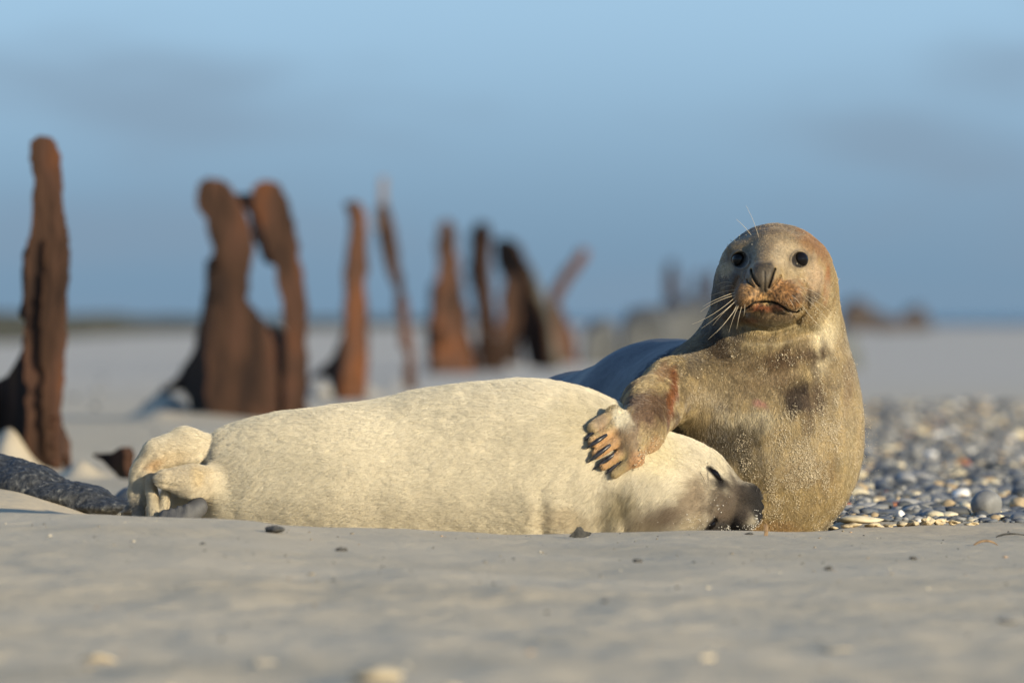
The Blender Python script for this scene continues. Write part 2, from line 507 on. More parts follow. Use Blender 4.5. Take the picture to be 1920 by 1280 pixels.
def plate(name, poly, Y, dy0, dy1, mat, parent, thick=.018, bulge=0.0, rough=5.0, seed=0):
    """one corroded steel plate: an outline at distance Y whose left edge stands dy0 and right edge dy1 further back"""
    a0 = min(p[0] for p in poly); a1 = max(p[0] for p in poly)
    out = []; run = 0.0
    n = len(poly); area = sum(poly[i][0] * poly[(i + 1) % n][1] - poly[(i + 1) % n][0] * poly[i][1] for i in range(n))
    sd = seed * 7 + int(poly[0][0]) + len(poly)
    for i in range(n):
        (x0, y0), (x1, y1) = poly[i], poly[(i + 1) % n]
        ln = math.hypot(x1 - x0, y1 - y0); k = max(1, int(ln / 5))
        nx, ny = (y1 - y0) / (ln + 1e-6), -(x1 - x0) / (ln + 1e-6)
        if area < 0: nx, ny = -nx, -ny
        for j in range(k):
            t = j / k; q = np.array([[(run + t * ln), sd * 3.7, 1.3]], np.float32)
            o = rough * (.75 * float(noise3(q, 1 / 26, 81)[0]) + .45 * float(noise3(q, 1 / 9, 82)[0]))
            bite = float(noise3(q, 1 / 34, 83)[0])            # now and then the edge is eaten in
            o -= max(0, bite - .45) * rough * 3.2
            lim = .28 * (a1 - a0); o = max(-lim, min(lim, o))
            out.append((x0 + (x1 - x0) * t + nx * o, y0 + (y1 - y0) * t + ny * o))
        run += ln
    bm = bmesh.new(); vs = []
    for a, c in out:
        t = (a - a0) / max(1e-6, a1 - a0)
        dy = dy0 + (dy1 - dy0) * t - bulge * math.sin(math.pi * min(1, max(0, t)))
        vs.append(bm.verts.new(tuple(Q(a, c, Y + dy))))
    f = bm.faces.new(vs); f.normal_update()
    if f.normal.y > 0: f.normal_flip()
    bmesh.ops.triangulate(bm, faces=[f])
    nrm = Vector((dy1 - dy0, -(a1 - a0) * S * Y / Y0, 0)).normalized()
    r = bmesh.ops.extrude_face_region(bm, geom=bm.faces[:])
    for v in [g for g in r['geom'] if isinstance(g, bmesh.types.BMVert)]: v.co -= nrm * thick
    bmesh.ops.recalc_face_normals(bm, faces=bm.faces[:])
    me = bpy.data.meshes.new(name); bm.to_mesh(me); bm.free()
    return link(name, me, mat, parent)

def pile(label, Y, base, plates):
    root = empty('sheet_pile', (Q(base[0], 0, Y)[0], Y, 0))
    tag(root, label, 'sheet pile', 'rusted sheet piles of the old groyne')
    for i, (nm, mat, d0, d1, th, poly) in enumerate(plates): plate(nm, poly, Y, d0, d1, mat, root, thick=th, seed=i)
    return root

pile('tallest rusty steel sheet pile at the picture edge behind the dark stone', depth_at(872), (80, 870), [
    ('flange', rust, .02, .0, .03, [(58, 264), (70, 255), (90, 257), (102, 268), (112, 292), (116, 330), (113, 352), (118, 400), (124, 430), (126, 500), (122, 560), (121, 610), (118, 700), (114, 760), (112, 840), (112, 890), (56, 890), (52, 850), (50, 800), (48, 700), (46, 600), (47, 480), (59, 440), (62, 330), (57, 300)]),
    ('flange', rust_dark, -.012, .012, .02, [(84, 450), (90, 560), (94, 700), (92, 880), (84, 880), (80, 700), (78, 560)]),
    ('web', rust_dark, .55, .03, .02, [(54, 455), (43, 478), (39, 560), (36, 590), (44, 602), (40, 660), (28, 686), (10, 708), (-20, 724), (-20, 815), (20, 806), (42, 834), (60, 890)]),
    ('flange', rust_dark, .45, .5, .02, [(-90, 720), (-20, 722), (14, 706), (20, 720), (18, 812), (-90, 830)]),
    ('flange', rust, .0, .2, .02, [(108, 780), (120, 800), (131, 826), (136, 858), (130, 880), (122, 850), (108, 890)])])
pile('broad twin rusty sheet pile with a gap of sky between its two plates', depth_at(790), (460, 785), [
    ('flange', rust, .04, .0, .03, [(366, 362), (370, 344), (390, 335), (415, 334), (430, 346), (445, 372), (460, 402), (472, 440), (478, 468), (470, 490), (464, 530), (461, 560), (475, 580), (492, 600), (505, 620), (515, 650), (520, 700), (522, 805), (388, 808), (387, 700), (390, 600), (394, 520), (398, 470), (392, 440), (380, 412), (368, 388)]),
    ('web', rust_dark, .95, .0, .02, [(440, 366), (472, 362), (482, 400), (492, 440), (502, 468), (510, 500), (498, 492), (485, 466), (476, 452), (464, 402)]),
    ('flange', rust, .0, -.03, .03, [(472, 352), (490, 339), (510, 336), (525, 346), (535, 370), (548, 410), (558, 450), (566, 500), (572, 560), (576, 620), (576, 700), (574, 790), (533, 790), (535, 700), (536, 640), (530, 580), (520, 530), (510, 490), (495, 450), (485, 420), (476, 390)]),
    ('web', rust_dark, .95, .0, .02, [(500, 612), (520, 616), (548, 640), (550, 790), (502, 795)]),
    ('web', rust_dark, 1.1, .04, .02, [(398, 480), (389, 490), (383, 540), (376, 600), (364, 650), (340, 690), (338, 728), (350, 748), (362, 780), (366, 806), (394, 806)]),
    ('flange', rust_dark, 1.0, 1.1, .02, [(255, 772), (290, 745), (330, 710), (352, 686), (354, 735), (330, 730), (300, 750), (270, 775)])])
pile('narrow upright rusty sheet pile with a bent lip on top', depth_at(752), (665, 745), [
    ('flange', rust, .0, .05, .03, [(648, 386), (652, 379), (668, 377), (679, 385), (686, 420), (693, 470), (695, 500), (691, 560), (690, 640), (690, 765), (645, 765), (640, 700), (645, 600), (650, 500), (656, 430), (655, 398)]),
    ('web', rust_dark, .9, .02, .02, [(649, 585), (640, 640), (622, 670), (585, 698), (578, 712), (606, 714), (618, 735), (626, 770), (652, 770)])])
pile('thin leaning rusty sheet pile with a pale rod sticking up from its tip', depth_at(730), (770, 728), [
    ('flange', rust, .0, .06, .03, [(711, 388), (724, 380), (735, 402), (746, 452), (756, 520), (765, 580), (772, 640), (780, 700), (784, 745), (762, 745), (755, 660), (745, 590), (735, 540), (724, 500), (714, 440)]),
    ('web', rust_dark, .5, .0, .02, [(712, 390), (706, 420), (711, 460), (718, 470), (720, 440)]),
    ('rod', noise_mat('bleached_wood', (.12, .10, .10), (.19, .16, .155), 12), .0, .02, .03, [(713, 334), (728, 330), (727, 386), (712, 394), (708, 430), (703, 430), (708, 380)])])
pile('rust brown sheet pile with rounded top and dark side plate at mid row', depth_at(700), (845, 695), [
    ('flange', rust, .0, .1, .04, [(823, 418), (838, 409), (852, 424), (858, 470), (866, 520), (870, 560), (866, 600), (875, 650), (888, 710), (814, 712), (812, 640), (814, 560), (822, 522), (820, 460)]),
    ('web', rust_dark, 1.3, .0, .03, [(820, 522), (809, 534), (804, 600), (797, 640), (800, 712), (818, 712)]),
    ('flange', rust_dark, .3, .6, .03, [(866, 540), (880, 580), (874, 610), (886, 640), (900, 700), (872, 705)])])
pile('blackened sheet pile with a stepped edge beside the rounded one', depth_at(697), (905, 695), [
    ('flange', rust_dark, .9, .0, .04, [(882, 432), (894, 415), (908, 418), (912, 450), (910, 520), (916, 580), (920, 710), (896, 710), (895, 620), (890, 560), (873, 512), (880, 480)]),
    ('flange', rust_dark, .0, .2, .04, [(906, 420), (915, 450), (920, 520), (930, 590), (955, 710), (910, 710), (902, 560), (902, 480)])])
pile('black steel plate leaning over at the far end of the row', depth_at(694), (1000, 694), [
    ('flange', rust_dark, 1.0, .0, .04, [(925, 453), (945, 445), (965, 455), (977, 480), (992, 520), (1007, 560), (1022, 610), (1040, 710), (996, 710), (980, 640), (962, 580), (946, 532), (928, 494)]),
    ('flange', rust, .3, .4, .04, [(952, 508), (976, 520), (980, 600), (978, 710), (930, 710), (940, 600), (946, 540)]),
    ('brace', rust_grey, 1.2, 1.3, .05, [(982, 488), (998, 496), (1016, 540), (1036, 600), (1058, 710), (1032, 710), (1010, 620), (990, 550)])])
pile('bent rusty bar pointing up to the right at the end of the row', depth_at(690), (1060, 690), [
    ('bar', rust, .0, .2, .05, [(1092, 466), (1104, 470), (1102, 482), (1085, 506), (1064, 536), (1056, 562), (1066, 605), (1080, 650), (1090, 705), (1046, 705), (1036, 605), (1032, 556), (1044, 530), (1074, 490)])])

concrete = noise_mat('weathered_concrete', (.072, .075, .075), (.13, .132, .128), 2.5, bump=.5, bump_scale=9, dist=.05)
def block(name, label, cat, poly, Y, deep, mat, group=None):
    """a rough solid with real depth: an outline swept back from the lens with shrinking, jittered rings"""
    rnd = random.Random(int(poly[0][0] * 7))
    pts = []
    for (x0, y0), (x1, y1) in zip(poly, poly[1:] + poly[:1]):
        k = max(1, int(math.hypot(x1 - x0, y1 - y0) / 12))
        for j in range(k): pts.append((x0 + (x1 - x0) * j / k, y0 + (y1 - y0) * j / k))
    cx = sum(p[0] for p in pts) / len(pts); cy = max(p[1] for p in pts)
    bm = bmesh.new(); rings = []
    for d, s in ((0, .82), (.12, .97), (.5, 1.0), (.88, .95), (1, .75)):
        rings.append([bm.verts.new(tuple(Q(cx + (a - cx) * s + rnd.gauss(0, 1.2), cy + (c - cy) * s + rnd.gauss(0, 1.2), Y + d * deep))) for a, c in pts])
    n = len(pts)
    for r0, r1 in zip(rings[:-1], rings[1:]):
        for i in range(n): bm.faces.new((r0[i], r0[(i + 1) % n], r1[(i + 1) % n], r1[i]))
    bm.faces.new(rings[0]); bm.faces.new(rings[-1])
    bmesh.ops.triangulate(bm, faces=[f for f in bm.faces if len(f.verts) > 4])
    bmesh.ops.recalc_face_normals(bm, faces=bm.faces[:])
    me = bpy.data.meshes.new(name); bm.to_mesh(me); bm.free()
    return tag(link(name, me, mat), label, cat, group)
block('concrete_block', 'pale grey concrete block nearest to the bent rusty bar', 'concrete block', [(1088, 690), (1092, 622), (1108, 600), (1135, 592), (1150, 604), (1162, 640), (1166, 692)], 100, 2.2, concrete, 'concrete blocks beyond the piles')
block('concrete_block', 'middle grey concrete block with a dark flank behind the mother seal', 'concrete block', [(1160, 696), (1162, 610), (1176, 580), (1215, 572), (1248, 580), (1262, 640), (1266, 696)], 107, 2.5, concrete, 'concrete blocks beyond the piles')
block('concrete_block', 'long low grey concrete block ending behind the seal head', 'concrete block', [(1225, 690), (1230, 585), (1246, 564), (1290, 556), (1340, 560), (1420, 566), (1430, 690)], 118, 3.0, concrete, 'concrete blocks beyond the piles')
block('concrete_block', 'dark grey block peeping out beside the mother seal shoulder', 'concrete block', [(1560, 700), (1562, 630), (1580, 612), (1602, 618), (1614, 650), (1620, 700)], 92, 2.0, noise_mat('wet_concrete', (.13, .14, .14), (.20, .21, .21), 3, bump=.5, bump_scale=9), 'concrete blocks beyond the piles')
far_rust = noise_mat('far_rubble', (.055, .045, .04), (.10, .075, .062), 1.5)
block('rubble_heap', 'larger far reddish rubble heap just right of the mother seal', 'rubble heap', [(1570, 620), (1576, 574), (1600, 558), (1622, 562), (1640, 580), (1664, 590), (1690, 598), (1700, 620)], 330, 8, far_rust, 'far rubble heaps')
block('rubble_heap', 'smaller far dark rubble heap near the sea', 'rubble heap', [(1664, 618), (1668, 598), (1690, 594), (1704, 576), (1726, 572), (1740, 590), (1750, 618)], 340, 8, far_rust, 'far rubble heaps')
def far_post(label, poly, Y): block('far_post', label, 'post', poly, Y, .5, rust_dark, 'far posts behind the seal head')
far_post('faint far post above the concrete blocks, tallest of three', [(1246, 600), (1250, 494), (1266, 490), (1272, 540), (1276, 600)], 210)
far_post('faint far broken post close to the seal head', [(1296, 600), (1300, 512), (1312, 508), (1318, 600)], 230)
far_post('faint far leaning post touching the seal head outline', [(1322, 600), (1330, 508), (1344, 506), (1350, 600)], 235)
# ------------------------------------------------------------------ the two seals
PUP_DY, MUM_DY = -0.17, 0.16

# ---- pup: lies along the picture, head to the right, hind flippers to the left
_pt = [(370, 838, 955), (400, 809, 985), (450, 788, 1005), (520, 768, 1015), (600, 755, 1020), (700, 743, 1026), (800, 723, 1030),
       (900, 708, 1032), (960, 704, 1032), (1030, 708, 1032), (1090, 722, 1032), (1145, 744, 1030), (1200, 772, 1030), (1255, 806, 1030),
       (1300, 836, 1030), (1330, 864, 1015)]
_px = np.array([P(a, 995, PUP_DY)[0] for a, _, _ in _pt])
_ptop = np.array([P(900, b + 5, PUP_DY)[2] for _, b, _ in _pt]); _pbot = np.array([P(900, c, PUP_DY)[2] for _, _, c in _pt])
pup_c = curve(_px, (_ptop + _pbot) / 2)
pup_h = curve(_px, (_ptop - _pbot) / 2)
pup_w = curve(_px, [0.05, 0.075, 0.10, 0.122, 0.14, 0.15, 0.16, 0.17, 0.172, 0.17, 0.162, 0.15, 0.135, 0.12, 0.108, 0.095])
_pup_hf = [P(440, 858, -.17), P(345, 841, -.205), P(297, 856, -.22), P(270, 888, -.225), P(259, 925, -.225), P(262, 1000, -.225)]
_pup_ff = [P(430, 908, -.20), P(360, 900, -.262), P(312, 895, -.275)]
PUP_FOLDS = [([(1118, 872), (1134, 925), (1128, 1000)], 0.006, 22), ([(1016, 925), (1022, 1000)], 0.004, 16), ([(1172, 880), (1160, 930), (1178, 1000)], 0.005, 13),
             ([(940, 750), (1010, 765), (1080, 752)], 0.003, 16), ([(404, 800), (398, 838), (384, 866)], 0.004, 9), ([(384, 868), (330, 874), (290, 884)], 0.008, 6),
             ([(1090, 770), (1130, 800)], 0.004, 18),
             ([(392, 832), (335, 832), (290, 852), (262, 890), (254, 940)], .0022, 4), ([(380, 850), (330, 852), (293, 868), (272, 900), (268, 950)], .0022, 4), ([(375, 880), (330, 886), (300, 893)], .003, 4), ([(380, 905), (335, 910), (305, 905)], .003, 4)]
_pup_fold_dist = PUP_FOLDS

def pup_sdf(p):
    x, y, z = p[:, 0], p[:, 1] - Y0, p[:, 2]
    a = pup_w(x); h = pup_h(x); c = pup_c(x)
    u = (y - PUP_DY) / a; w = (z - c) / h
    k0 = np.sqrt(u * u + w * w) + 1e-6
    k1 = np.sqrt((u / a) ** 2 + (w / h) ** 2) + 1e-6
    d = k0 * (k0 - 1) / k1
    end = np.maximum(_px[0] - x, x - _px[-1])
    d = np.where(end > 0, np.sqrt(np.maximum(d, 0) ** 2 + end ** 2) + np.minimum(d, 0) * 0, np.maximum(d, end))
    d = d.astype(np.float32)
    # skull and snout, seen from above the crown
    d = smin(d, d_ell(p, P(1292, 930, -.165), (.100, .100, .108)), .05)
    d = smin(d, d_cone(p, P(1335, 937, -.185), P(1388, 948, -.195), .072, .050), .03)
    d = smin(d, d_ell(p, P(1402, 927, -.215), (.030, .034, .026)), .018)     # whisker pads
    d = smin(d, d_ell(p, P(1400, 972, -.215), (.030, .034, .026)), .018)
    d = smin(d, d_ell(p, P(1423, 949, -.205), (.0125, .028, .024)), .014)    # nose
    # hind flippers
    d = smin(d, d_chain(p, _pup_hf, [.040, .034, .029, .022, .017, .013], .03, flat=((0, 1, 0), 1.25)), .022)
    d = smin(d, d_chain(p, _pup_ff, [.040, .033, .021], .02), .022)
    d = smin(d, d_cone(p, P(282, 900, -.24), P(296, 1000, -.25), .010, .016, flat=((0, 1, 0), .6)), .006)
    d = smin(d, d_cone(p, P(312, 925, -.25), P(300, 1000, -.255), .007, .009, flat=((0, 1, 0), .7)), .006)
    d = smin(d, d_cone(p, P(256, 938, -.22), P(222, 966, -.21), .012, .006, flat=((0, 1, 0), .7)), .006)
    d = smin(d, d_ell(p, P(375, 938, -.13), (.085, .06, .055)), .03)
    # soft folds and rolls
    px, py = PXY(p)
    front = sstep(.06, -.06, y - PUP_DY)
    for pts, dep, wd in PUP_FOLDS:
        e = poly_dist(px, py, pts)
        d = d + dep * np.exp(-(e / wd) ** 2) * front
    # eye slits and nostrils
    for pts, dep, wd in ([(1330, 877), (1341, 888), (1353, 902)], .007, 6.5), ([(1342, 974), (1334, 984), (1327, 993)], .007, 5), \
                        ([(1427, 938), (1433, 943)], .006, 3.2), ([(1425, 962), (1431, 957)], .006, 3.2):
        d = d + dep * np.exp(-(poly_dist(px, py, pts) / wd) ** 2) * (y < PUP_DY + .05)
    d = d + .0065 * noise3(p, 6.0, 3) + .0022 * noise3(p, 15.0, 12)
    return d
pup_f = chunked(pup_sdf)

# ---- mother: reared up behind the pup's head, facing the lens, body running back to the left
_mt = [(495, 1376, 1534, .0, .22), (515, 1358, 1550, .0, .25), (545, 1343, 1563, .0, .27), (580, 1331, 1575, .03, .29), (610, 1317, 1583, .05, .31),
       (640, 1302, 1590, .05, .33), (700, 1270, 1606, .015, .36), (760, 1243, 1617, -.015, .38), (820, 1238, 1618, -.03, .40), (880, 1240, 1610, -.03, .41),
       (930, 1250, 1592, -.015, .41), (970, 1265, 1566, .01, .41), (1000, 1280, 1538, .04, .41), (1040, 1310, 1490, .1, .35)]
_mz = np.array([P(900, r[0], MUM_DY)[2] for r in _mt])[::-1]
_ml = np.array([P(r[1], 900, MUM_DY)[0] for r in _mt])[::-1]; _mr = np.array([P(r[2], 900, MUM_DY)[0] for r in _mt])[::-1]
_mf = np.array([r[3] for r in _mt])[::-1]; _mb = np.array([r[4] for r in _mt])[::-1]
mum_cx = curve(_mz, (_ml + _mr) / 2); mum_a = curve(_mz, (_mr - _ml) / 2)
mum_cy = curve(_mz, (_mf + _mb) / 2); mum_b = curve(_mz, (_mb - _mf) / 2)

def on_pup(px, py, lift=0.0):
    y = surf_y(pup_f, px, py)
    return P(px, py, (PUP_DY if y is None else y) - lift)

KN = [(1152, 776), (1166, 794), (1177, 815), (1185, 838), (1192, 860)]
TP = [(1111, 801), (1113, 827), (1119, 851), (1133, 873), (1153, 888)]
knuck = [on_pup(x, y, l) for (x, y), l in zip(KN, (.036, .034, .029, .024, .021))]; tips = [on_pup(x, y, l) for (x, y), l in zip(TP, (.018, .015, .012, .010, .010))]
wrist = on_pup(1202, 806, .022)
palm = on_pup(1182, 822, .016)
FACE_GROOVES = [
    ([(1386, 580), (1394, 580), (1402, 576), (1412, 568), (1422, 566), (1434, 565.5), (1447, 566), (1456, 567.5), (1465, 573), (1476, 580), (1486, 585), (1494, 585), (1501, 579)], .009, 2.1),
    ([(1409, 506), (1410, 513), (1414, 523), (1419, 532), (1423, 536)], .008, 2.0), ([(1401, 525), (1405, 531), (1412, 537)],   .004, 2.0),
    ([(1453, 504), (1450, 511), (1447, 521), (1443, 533), (1441, 539)], .008, 2.0), ([(1464, 517), (1459, 525), (1452, 534), (1446, 541)], .005, 2.2),
    ([(1433, 510), (1433.5, 546)], .0028, 2.0)]
MUM_FOLDS = [([(1277, 705), (1274, 735), (1267, 765)], .008, 9),
             ([(1500, 520), (1514, 545), (1513, 575), (1496, 600)], .006, 6), ([(1386, 522), (1374, 548), (1378, 585)], .006, 6), ([(1398, 608), (1445, 622), (1494, 606)], .009, 7), ([(1345, 622), (1400, 642), (1460, 645), (1520, 622)], .006, 9),
             ([(1330, 660), (1400, 680), (1480, 682)], .003, 12), ([(1500, 700), (1530, 640), (1545, 600)], .003, 9), ([(1380, 700), (1440, 720), (1520, 700)], .003, 12)]
EYES = [(1388, 487, .0170), (1500, 487, .0172)]

def mum_sdf(p, detail=True):
    x, y, z = p[:, 0], p[:, 1] - Y0, p[:, 2]
    a = mum_a(z); b = mum_b(z)
    u = (x - mum_cx(z)) / a; w = (y - mum_cy(z)) / b
    k0 = np.sqrt(u * u + w * w) + 1e-6
    k1 = np.sqrt((u / a) ** 2 + (w / b) ** 2) + 1e-6
    d = k0 * (k0 - 1) / k1
    end = np.maximum(_mz[0] - z, z - _mz[-1])
    d = np.where(end > 0, np.sqrt(np.maximum(d, 0) ** 2 + end ** 2), np.maximum(d, end)).astype(np.float32)
    # long back
    d = smin(d, d_chain(p, [P(1390, 830, .22), P(1250, 845, .62), P(1090, 868, 1.05), P(950, 905, 1.45), P(860, 960, 1.75)], [.225, .225, .185, .13, .06], .05), .045)
    # head
    d = smin(d, d_ell(p, P(1455, 514, .10), (.1135, .150, .104)), .06)
    d = smin(d, d_ell(p, P(1446, 535, .0), (.083, .11, .068)), .04)                    # cheeks
    d = smin(d, d_cone(p, P(1449, 478, .0), P(1434, 516, -.150), .050, .033), .03)     # bridge
    d = smin(d, d_cone(p, P(1447, 535, -.03), P(1440, 550, -.130), .058, .046), .028)
    d = smin(d, d_ell(p, P(1403, 556, -.150), (.033, .046, .031)), .009)               # whisker pads
    d = smin(d, d_ell(p, P(1476, 555, -.144), (.041, .052, .034)), .009)
    d = smin(d, d_ell(p, P(1432, 522, -.168), (.031, .028, .028)), .012)               # nose pad
    d = smin(d, d_ell(p, P(1443, 590, -.090), (.046, .060, .024)), .014)               # chin
    for ex, ey in ((1388, 468), (1500, 466)):                                          # brows
        d = smin(d, d_ell(p, P(ex, ey, .006), (.024, .026, .012)), .035)
    # arm, wrist and the hand that holds the pup
    d = smin(d, d_chain(p, [P(1320, 735, .12), P(1262, 730, .0), P(1221, 763, -.14), wrist], [.085, .060, .054, .044], .03), .075)
    hand = d_chain(p, [wrist, palm], [.044, .040], .02, flat=((0, 1, 0), 1.5))
    for k, t in zip(knuck, tips):
        hand = smin(hand, d_cone(p, palm, k, .032, .0165, flat=((0, 1, 0), 1.2)), .010)
        hand = smin(hand, d_cone(p, k, t, .0122, .0088), .010)
    d = smin(d, hand, .02)
    px, py = PXY(p)
    front = sstep(.12, .02, y)
    for pts, dep, wd in MUM_FOLDS:
        d = d + dep * np.exp(-(poly_dist(px, py, pts) / wd) ** 2) * front
    m = (y < .1) & (z > .40)
    if m.any():
        xm, ym = px[m], py[m]; e = np.zeros(m.sum(), np.float32)
        for pts, dep, wd in FACE_GROOVES:
            e += dep * np.exp(-(poly_dist(xm, ym, pts) / wd) ** 2)
        for ex, ey, r in EYES:
            q = np.hypot((xm - ex), (ym - ey)) * S
            e += .003 * np.exp(-(q / .013) ** 4) - (.0042 + .0020 * (ey - ym) * S / (q + .002)) * np.exp(-((q - .0182) / .0032) ** 2)
        d[m] += e * sstep(.08, .03, y[m])
    d = d + .0030 * noise3(p, 11.0, 8) * sstep(.45, .35, z) + .0012 * noise3(p, 38.0, 4)
    return d
mum_f = chunked(mum_sdf)

def blot(px, py, c, cols, amount, n, e0=1.35, e1=.4):
    """tint by a soft elliptical marking with an uneven edge: c = (x, y, rx, ry, angle, colour, strength)"""
    x, y, rx, ry, ang, rgb, st = c
    ca, sa = math.cos(math.radians(ang)), math.sin(math.radians(ang))
    u = ((px - x) * ca + (py - y) * sa) / rx; v = (-(px - x) * sa + (py - y) * ca) / ry
    w = np.clip(1.2 * st * sstep(e0, e1, np.sqrt(u * u + v * v) + .75 * n) * amount, 0, 1)[:, None]
    return cols * (1 - w) + np.array(rgb, np.float32) * w

TAN = (.42, .315, .155); CREAM = (.62, .52, .33); BRN = (.135, .085, .045); DBRN = (.060, .040, .024); RUST = (.36, .145, .045); OLIVE = (.27, .20, .105); GREY = (.080, .083, .090)
MUM_MARKS = [
    (1450, 440, 110, 45, 0, (.25, .19, .12), .9), (1372, 545, 45, 110, 8, (.12, .10, .085), .85), (1450, 470, 60, 40, 0, (.42, .32, .19), .8),  # the tall dark mark paints shade on the left of the face
    (1535, 455, 30, 50, -40, (.34, .19, .08), .8), (1549, 535, 6, 45, 5, RUST, .75), (1525, 520, 24, 34, -20, (.55, .42, .28), .9), (1385, 464, 40, 18, -20, (.36, .29, .18), .6),
    (1360, 505, 14, 16, 0, (.55, .46, .30), .8), (1490, 505, 30, 34, 30, (.50, .41, .27), .6), (1470, 475, 25, 25, 0, (.60, .50, .34), .7),
    (1470, 552, 42, 34, 0, (.40, .22, .09), .85), (1408, 556, 34, 34, 0, (.36, .22, .10), .85), (1440, 594, 60, 20, 0, (.22, .16, .09), .9), (1436, 576, 30, 8, 0, (.44, .17, .09), .8),  # olive chin, darkened further to paint the shade below the muzzle
    (1415, 604, 34, 9, 10, (.16, .07, .04), .7), (1410, 600, 10, 6, 0, RUST, .4), (1520, 557, 20, 12, 0, (.20, .15, .10), .8),
    (1545, 640, 22, 75, 8, (.66, .56, .36), .95), (1450, 612, 90, 12, 0, (.30, .25, .14), .7), (1430, 648, 75, 12, 0, (.52, .43, .25), .6),
    (1400, 700, 150, 75, 0, (.27, .20, .115), .55), (1335, 680, 70, 40, 0, (.22, .165, .095), .5),
    (1345, 648, 26, 46, -25, DBRN, .75), (1300, 640, 30, 60, 0, (.20, .16, .11), .6), (1475, 672, 62, 24, -8, BRN, .85), (1400, 690, 60, 16, 0, (.24, .17, .09), .6), (1493, 742, 24, 40, 20, DBRN, .8), (1462, 700, 20, 34, -20, BRN, .6), (1540, 735, 14, 34, 10, BRN, .5), (1385, 662, 16, 26, 10, DBRN, .5), (1550, 880, 24, 40, 0, (.25, .17, .09), .35), (1440, 712, 60, 18, -12, (.27, .19, .10), .55),
    (1590, 710, 12, 70, 6, (.25, .17, .09), .6), (1560, 700, 14, 60, 0, (.32, .24, .13), .5), (1520, 760, 14, 70, 12, BRN, .5), (1340, 745, 45, 60, -10, (.28, .215, .12), .65), (1425, 755, 16, 7, 15, (.50, .22, .19), .5),
    (1410, 790, 60, 26, 0, (.54, .46, .30), .6), (1325, 812, 70, 30, 20, (.17, .12, .055), .8), (1385, 845, 52, 50, 30, (.105, .075, .032), .85), (1420, 890, 22, 40, 10, (.20, .145, .065), .6), (1500, 880, 40, 30, 0, (.34, .25, .15), .4),
    (1440, 990, 60, 18, 0, (.40, .25, .11), .6), (1590, 860, 20, 90, 0, (.40, .32, .18), .5),
    (1215, 700, 40, 34, 0, (.40, .30, .16), .7), (1212, 770, 56, 44, -40, (.17, .105, .06), .85), (1260, 735, 7, 44, 6, (.25, .10, .035), .95), (1246, 700, 12, 22, 20, (.26, .13, .06), .5), (1166, 780, 17, 20, 20, (.72, .64, .46), .95), (1180, 800, 12, 14, 0, (.66, .57, .40), .6),
    (1125, 790, 24, 16, -40, (.34, .25, .16), .8), (1136, 845, 34, 38, 0, (.52, .31, .14), .9), (1185, 828, 20, 28, 0, (.25, .17, .10), .7), (1195, 865, 24, 18, -50, (.48, .27, .13), .8), (1225, 840, 20, 26, 30, (.42, .24, .11), .6)]

def mum_color(v, nrm):
    px, py = PXY(v); y = v[:, 1] - Y0
    n1 = noise3(v, 22, 21, 3); n2 = noise3(v, 70, 22, 3); n3 = noise3(v, 9, 23, 2); n5 = noise3(v * np.array((1, .6, .4), np.float32), 75, 25, 3)
    c = np.array(TAN, np.float32) * np.ones((len(v), 1), np.float32)
    c = c * (1 + .22 * n3[:, None] + .20 * n1[:, None])
    t = sstep(.05, .5, n1 * .6 + n3 * .6 + .15)[:, None]
    c = c * (1 - t * .45) + np.array(OLIVE, np.float32) * t * .45
    face = (y < .2).astype(np.float32) * sstep(.22, .10, y)
    for m in MUM_MARKS: c = blot(px, py, m, c, face, n1 * .55 + n5 * .75)
    # wet slate back, its unlit tone painted into the coat colour
    bk = sstep(.10, .24, y)[:, None]
    c = c * (1 - bk) + np.array(GREY, np.float32) * (1 + .3 * n1[:, None]) * bk
    side = (sstep(1285, 1240, px) * sstep(720, 650, py))[:, None] * sstep(.0, .06, y)[:, None]
    c = c * (1 - side) + np.array(GREY, np.float32) * side
    c = c * (1 + .16 * n2[:, None]) * (1 + .26 * n5[:, None])
    # bare skin: nose pad, lips, eye rims
    head = (py < 620) & (y < .08)
    def dk(w, rgb):
        nonlocal c
        w = (w * head)[:, None]; c = c * (1 - w) + np.array(rgb, np.float32) * w
    fz = (head * sstep(640, 600, py))[:, None]
    c = c * (1 - fz * np.array((.22, .26, .32), np.float32))
    muz = np.clip(sstep(1.2, .6, np.hypot((px - 1442) / 66, (py - 560) / 42)) * head, 0, 1)
    n4 = noise3(v, 260, 24, 2)
    c = c * (1 + .22 * n4[:, None])
    c = c * (1 + (muz * (n4 * 1.25 - .15))[:, None]) * np.array((1.0, .96, .9), np.float32) ** muz[:, None]
    tri = sstep(5, -4, np.maximum(np.maximum(492 - py, py - 549), np.abs(px - 1432) - np.interp(py, [492, 503, 528, 549], [14, 20, 14, 6])) + 2.5 * n2)
    dk(tri * np.clip(.9 + .5 * n4, .5, .96), (.028, .025, .022))
    dk(sstep(34, 18, np.hypot(px - 1433, (py - 522) * 1.1) + 5 * n4) * .5, (.11, .085, .055))
    for (pts, dep, wd), st in zip(FACE_GROOVES[:5], (.95, .45, .25, .45, .35)): dk(sstep(2.9, 0.9, poly_dist(px, py, pts) + .7 * n2) * st, (.016, .013, .011))
    for ex, ey, r in EYES: dk(sstep(30, 14, np.hypot((px - ex) * .92, (py - ey) * 1.1) + 4 * n2) * .55, (.07, .052, .035))
    for ex, ey, r in EYES: dk(sstep(16.5, 13.5, np.hypot(px - ex, (py - ey)) + 1.5 * n2) * .93, (.014, .011, .009))
    return np.clip(c, .008, .9)

